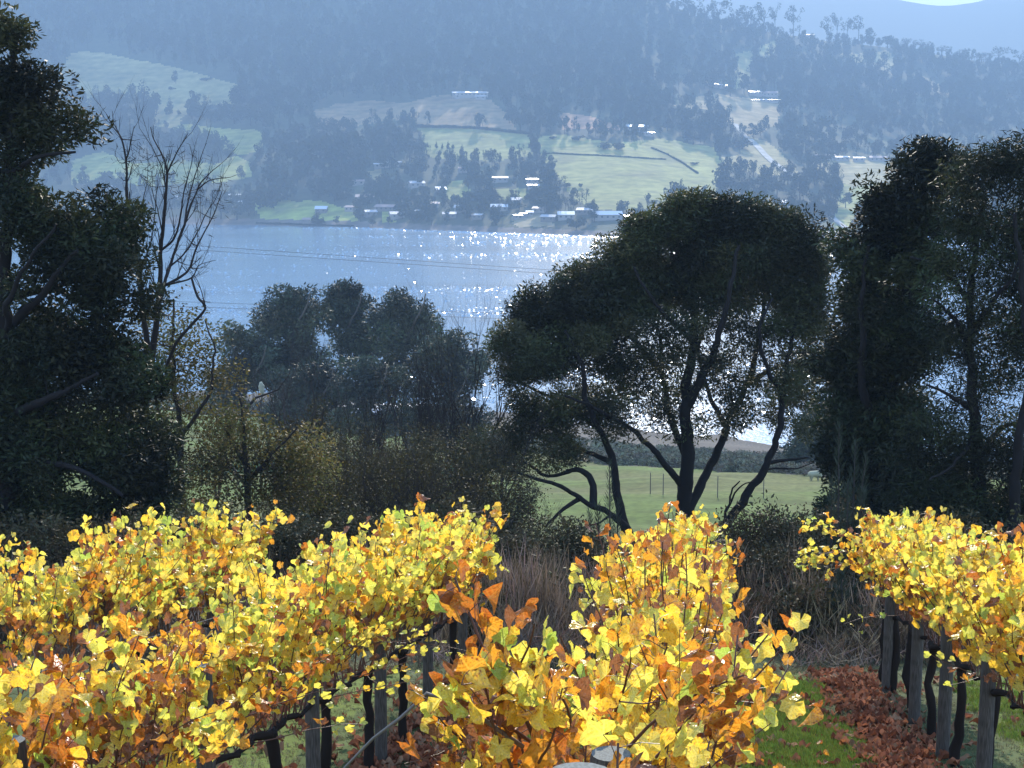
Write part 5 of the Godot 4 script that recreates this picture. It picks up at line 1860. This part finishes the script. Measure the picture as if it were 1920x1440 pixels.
func build_vineyard() -> void:
	M.cane = mat(lin(0.10, 0.038, 0.020), 0.5, 0, 0.5)
	M.pale_cane = mat(lin(0.16, 0.13, 0.10), 0.6, 0, 0.5)
	M.vine_wood = mat(lin(0.022, 0.017, 0.014), 0.95, 0, 0.2)
	M.post = mat(Color.WHITE, 0.85, 0, 0.3)
	M.post.albedo_texture = noise_tex(0.05, lin(0.050, 0.044, 0.036), lin(0.13, 0.115, 0.095), 9, 256)
	M.post.uv1_triplanar = true
	M.post.uv1_scale = Vector3(9, 0.6, 9)
	M.post_top = mat(Color.WHITE, 0.8, 0, 0.3)
	M.post_top.albedo_texture = noise_tex(0.04, lin(0.11, 0.115, 0.10), lin(0.17, 0.175, 0.155), 10, 256)
	M.wire = mat(lin(0.10, 0.10, 0.10), 0.8)
	make_leaves()
	# shoots: yellow (sunny rows), lime, orange and rusty mixes
	var mix := {"yellow": [4.2, 3.0, 2.0, 0.8, 3.0, 1.5, 1.3, 1.3], "lime": [3.4, 3.4, 3.2, 1.6, 1.4, 0.7, 0.6, 0.7], "gold": [3.0, 1.5, 0.8, 0.4, 4, 2.8, 2.1, 1.6], "rust": [1.7, 1.0, 0.9, 0.6, 2.4, 3.4, 4.0, 2.8], "tip": [2, 1, 0.4, 0.1, 1.6, 1.6, 1.6, 2.6], "thin": [3, 3, 2, 1.2, 1.6, 0.8, 0.4, 0.4], "arch": [1.1, 1.0, 1.2, 1.0, 1.6, 3.2, 4.2, 2.6]}
	var s := 900
	for kind in mix:
		shoots[kind] = []
		for i in 6:
			s += 1
			shoots[kind].append(make_shoot(s, {"tip": 1.3, "arch": 0.5}.get(kind, 1.12), {"yellow": 25, "lime": 25, "gold": 24, "rust": 23, "tip": 18, "thin": 10, "arch": 16}[kind], mix[kind], {"rust": 0.070, "arch": 0.064}.get(kind, 0.060), {"yellow": 9, "lime": 9, "gold": 8, "rust": 7}.get(kind, 0)))
	# middle row, from the lens down to the far end
	var words := ["nearest", "second", "third", "fourth", "fifth", "sixth", "seventh", "eighth", "ninth", "tenth", "last"]
	var near_vine: Node3D
	for i in 10:
		var z := 3.35 + i * 1.32
		var v := vine(0, z, ["rust", "rust", "gold", "yellow"] if i < 2 else (["gold", "yellow", "yellow", "tip"] if i < 6 else ["yellow", "gold", "lime"]), words[i] + " vine of the middle row, counted from the lens", {"shoots": 15 if i else 12, "tall": 0.86 if i == 0 else (0.95 if i < 3 else 1.0), "spread": 0.12 if i < 4 else 0.16, "hanging": 0 if i < 3 else 1})
		if i == 0:
			near_vine = v
	# arching shoots at the near end of the middle row
	for t in [[1010, 1400, 770, 1275, 3.1], [1000, 1380, 880, 1130, 3.0], [1040, 1400, 950, 1200, 3.1], [1230, 1420, 1370, 1290, 3.1], [1180, 1400, 1300, 1210, 3.1], [900, 1440, 830, 1310, 3.0], [960, 1440, 900, 1260, 3.0], [1080, 1400, 1040, 1210, 3.2], [1130, 1390, 1180, 1190, 3.2], [860, 1450, 850, 1380, 3.0], [1010, 1430, 1100, 1300, 3.0], [930, 1360, 1010, 1190, 3.1]]:
		lone_shoot(near_vine, "arch", t[0], at(t[0], t[1], t[4] + 0.15), at(t[2], t[3], t[4]), 1.0, t[0] + t[3])
	var pale := MB.new()
	pale.tube([at(640, 1446, 3.2) - near_vine.position, at(700, 1384, 3.15) - near_vine.position, at(752, 1345, 3.1) - near_vine.position, at(800, 1300, 3.1) - near_vine.position, at(880, 1330, 3.1) - near_vine.position, at(980, 1400, 3.2) - near_vine.position], [0.003, 0.0035, 0.004, 0.004, 0.005, 0.006], 6)
	obj("pale_cane", pale.mesh(M.pale_cane), near_vine)
	# rows to the left and the row at the right
	for i in 9:
		vine(-1, 4.6 + i * 1.32, ["yellow", "yellow", "gold", "rust"] if i < 3 else ["yellow", "lime", "gold"], words[i] + " vine of the first row left of the middle row", {"tall": [0.84, 0.78, 0.70, 0.86, 0.92, 0.92, 0.96, 1.06, 1.08][i], "shoots": 17, "hanging": 6 if i < 6 else 3})
	for i in 6:
		vine(-2, 8.6 + i * 1.32, ["lime", "yellow", "yellow", "gold"], words[i] + " vine of the second row left of the middle row", {"shoots": 15, "tall": [0.82, 0.86, 0.90, 1.02, 1.06, 1.02][i]})
	for i in 3:
		vine(-3, 11.6 + i * 1.32, ["lime", "yellow"], words[i] + " vine of the third row left of the middle row", {"shoots": 13, "hanging": 0, "tall": 0.88})
	for i in 6:
		vine(1, 8.9 + i * 1.32, ["yellow", "lime", "yellow", "gold"], words[i] + " vine of the right-hand row", {"shoots": 16, "hanging": 2})
	var end := row_at(1, 15.5)
	var tipvine := vine(1, 16.2, ["lime", "yellow"], "end vine of the right-hand row, with a low arm of leaves reaching left", {"shoots": 9, "reach": 0.4, "hanging": 0})
	for i in 3:
		lone_shoot(tipvine, "lime", i, end + Vector3(-0.1, 1.55 - i * 0.12, -0.5), end + Vector3(-1.0, 1.75 - i * 0.2, -0.5), 0.78, 20 + i)
	# posts
	post(0, 2.33, 1.968, 0.062, "nearest grey post with a pale sawn top at the bottom of the view")
	post(0, 3.75, 1.715, 0.057, "dark post just behind the nearest pale-topped post", -0.03)
	for i in 5:
		post(0, 6.3 + i * 2.64, 1.5, 0.05, words[i] + " post hidden in the leaves of the middle row")
	for i in 6:
		post(-1, 5.3 + i * 2.1, 1.45, 0.05, words[i] + " post of the first row left of the middle row")
	for i in 3:
		post(-2, 9.3 + i * 2.64, 1.45, 0.05, words[i] + " post of the second row left of the middle row")
	for i in 5:
		post(1, [8.6, 10.2, 11.9, 13.5, 15.5][i], 1.5, 0.055, ["nearest", "second", "third", "fourth", "farthest"][i] + " grey post of the right-hand row", -0.06)
	for k in [-2, -1, 0, 1]:
		for h in [0.88, 1.30, 1.68]:
			var b := MB.new()
			var z0: float = [8.0, 4.0, 2.33, 8.0][k + 2]
			b.tube([row_at(k, z0) + Vector3(0, h, 0), row_at(k, 16.3) + Vector3(0, h, 0)], [0.0014, 0.0014], 4, false)
			tag(obj("trellis_wire", b.mesh(M.wire)), {0.88: "lowest", 1.30: "middle", 1.68: "top"}[h] + " trellis wire of the " + ["second row left of the middle row", "first row left of the middle row", "middle row", "right-hand row"][k + 2], "wire")
	# grass in the alleys, fallen leaves under the vines
	var r := rng_of(99)
	var tuft := MB.new()
	for i in 9:
		var a := r.randf() * TAU
		var d := Vector3(cos(a) * 0.5, 1, sin(a) * 0.5).normalized()
		tuft.blade(Vector3(r.randf_range(-0.03, 0.03), 0, r.randf_range(-0.03, 0.03)), d, d.cross(unit(r)).normalized(), r.randf_range(0.025, 0.06), 0.006)
	var where := []
	var tint := []
	for i in 26000:
		var k: int = [0, 0, 0, -1, 1][r.randi() % 5]
		var z := r.randf_range(8.0, 16.9)
		var across := r.randf_range(0.55, 1.75)
		var edge := N.get_noise_2d(z * 40.0, k * 100.0) * 0.25
		if across > 1.60 + edge or across < 0.68 + edge or z > 16.2 + edge * 2.0:
			continue
		var p := row_at(k, z) + Vector3(across, 0, 0)
		p.y = ground_y(p.x, z)
		if N.get_noise_2d(p.x * 40.0, z * 40.0) < -0.35:
			continue
		where.append(Transform3D(Basis(Vector3.UP, r.randf() * TAU).scaled(Vector3.ONE * r.randf_range(0.7, 1.5)), p))
		var g := r.randf_range(0.7, 1.4)
		tint.append(Color(g * r.randf_range(0.8, 1.3), g, g))
	copies("grass", tuft.mesh(M.grass), where, tint, null, "stuff")
	where = []
	tint = []
	for i in 14000:
		var z := r.randf_range(4.0, 17.6)
		var p := row_at(r.randi_range(-2, 1), z) + Vector3(r.randf_range(-1.2, 1.2), 0, 0)
		p.y = ground_y(p.x, z)
		where.append(Transform3D(Basis(Vector3.UP, r.randf() * TAU).scaled(Vector3(1.3, r.randf_range(0.4, 1.2), 1.3)), p))
		var g := r.randf_range(0.5, 1.3)
		tint.append(Color(g * 1.5, g * 0.95, g * 2.6))
	copies("dead_grass", tuft.mesh(M.grass), where, tint, null, "stuff")
	var litter := [mat(lin(0.25, 0.095, 0.050), 0.9, 0.8, 0.1, true), mat(lin(0.15, 0.055, 0.030), 0.9, 0.7, 0.1, true), mat(lin(0.33, 0.14, 0.075), 0.9, 0.8, 0.1, true), mat(lin(0.26, 0.15, 0.085), 0.9, 0.5, 0.1, true)]
	for j in 4:
		where = []
		tint = []
		for i in 2300:
			var k := r.randi_range(-2, 1)
			var z := r.randf_range(4.0, 17.0)
			var across := r.randfn(-0.42, 0.20) if k == 1 else r.randfn(0.22, 0.34)
			if r.randf() < 0.12:
				across = r.randf_range(-1.2, 1.2)
			var p := row_at(k, z) + Vector3(across, 0, 0)
			p.y = ground_y(p.x, z) + r.randf_range(0.012, 0.05)
			var basis := Basis(Vector3.UP, r.randf() * TAU) * Basis(Vector3.RIGHT, -PI / 2 + r.randfn(0, 0.28))
			where.append(Transform3D(basis.scaled(Vector3.ONE * r.randf_range(0.035, 0.075)), p))
			tint.append(Color.WHITE * r.randf_range(0.6, 1.3))
		var m: ArrayMesh = dry_shapes[j].duplicate()
		litter[j].specular_mode = BaseMaterial3D.SPECULAR_DISABLED
		m.surface_set_material(0, litter[j])
		copies("fallen_leaves", m, where, tint, null, "stuff")
	for i in 26:
		var z := r.randf_range(9.0, 15.5)
		var p := row_at(0, z) + Vector3(r.randf_range(0.7, 1.6), 0, 0)
		p.y = ground_y(p.x, z) + 0.035
		var leaf := obj("fallen_leaf", dry_shapes[i % 4])
		leaf.material_override = leaf_mats[[7, 6, 5, 7, 6][i % 5]]
		leaf.transform = Transform3D((Basis(Vector3.UP, r.randf() * TAU) * Basis(Vector3.RIGHT, -PI / 2 + r.randfn(0, 0.3))).scaled(Vector3.ONE * r.randf_range(0.05, 0.085)), p)
		tag(leaf, "curled brown vine leaf lying alone on the green alley grass", "leaf", "single fallen leaves on the alley grass")
	for kind in shoots:
		for sh in shoots[kind]:
			sh.free()
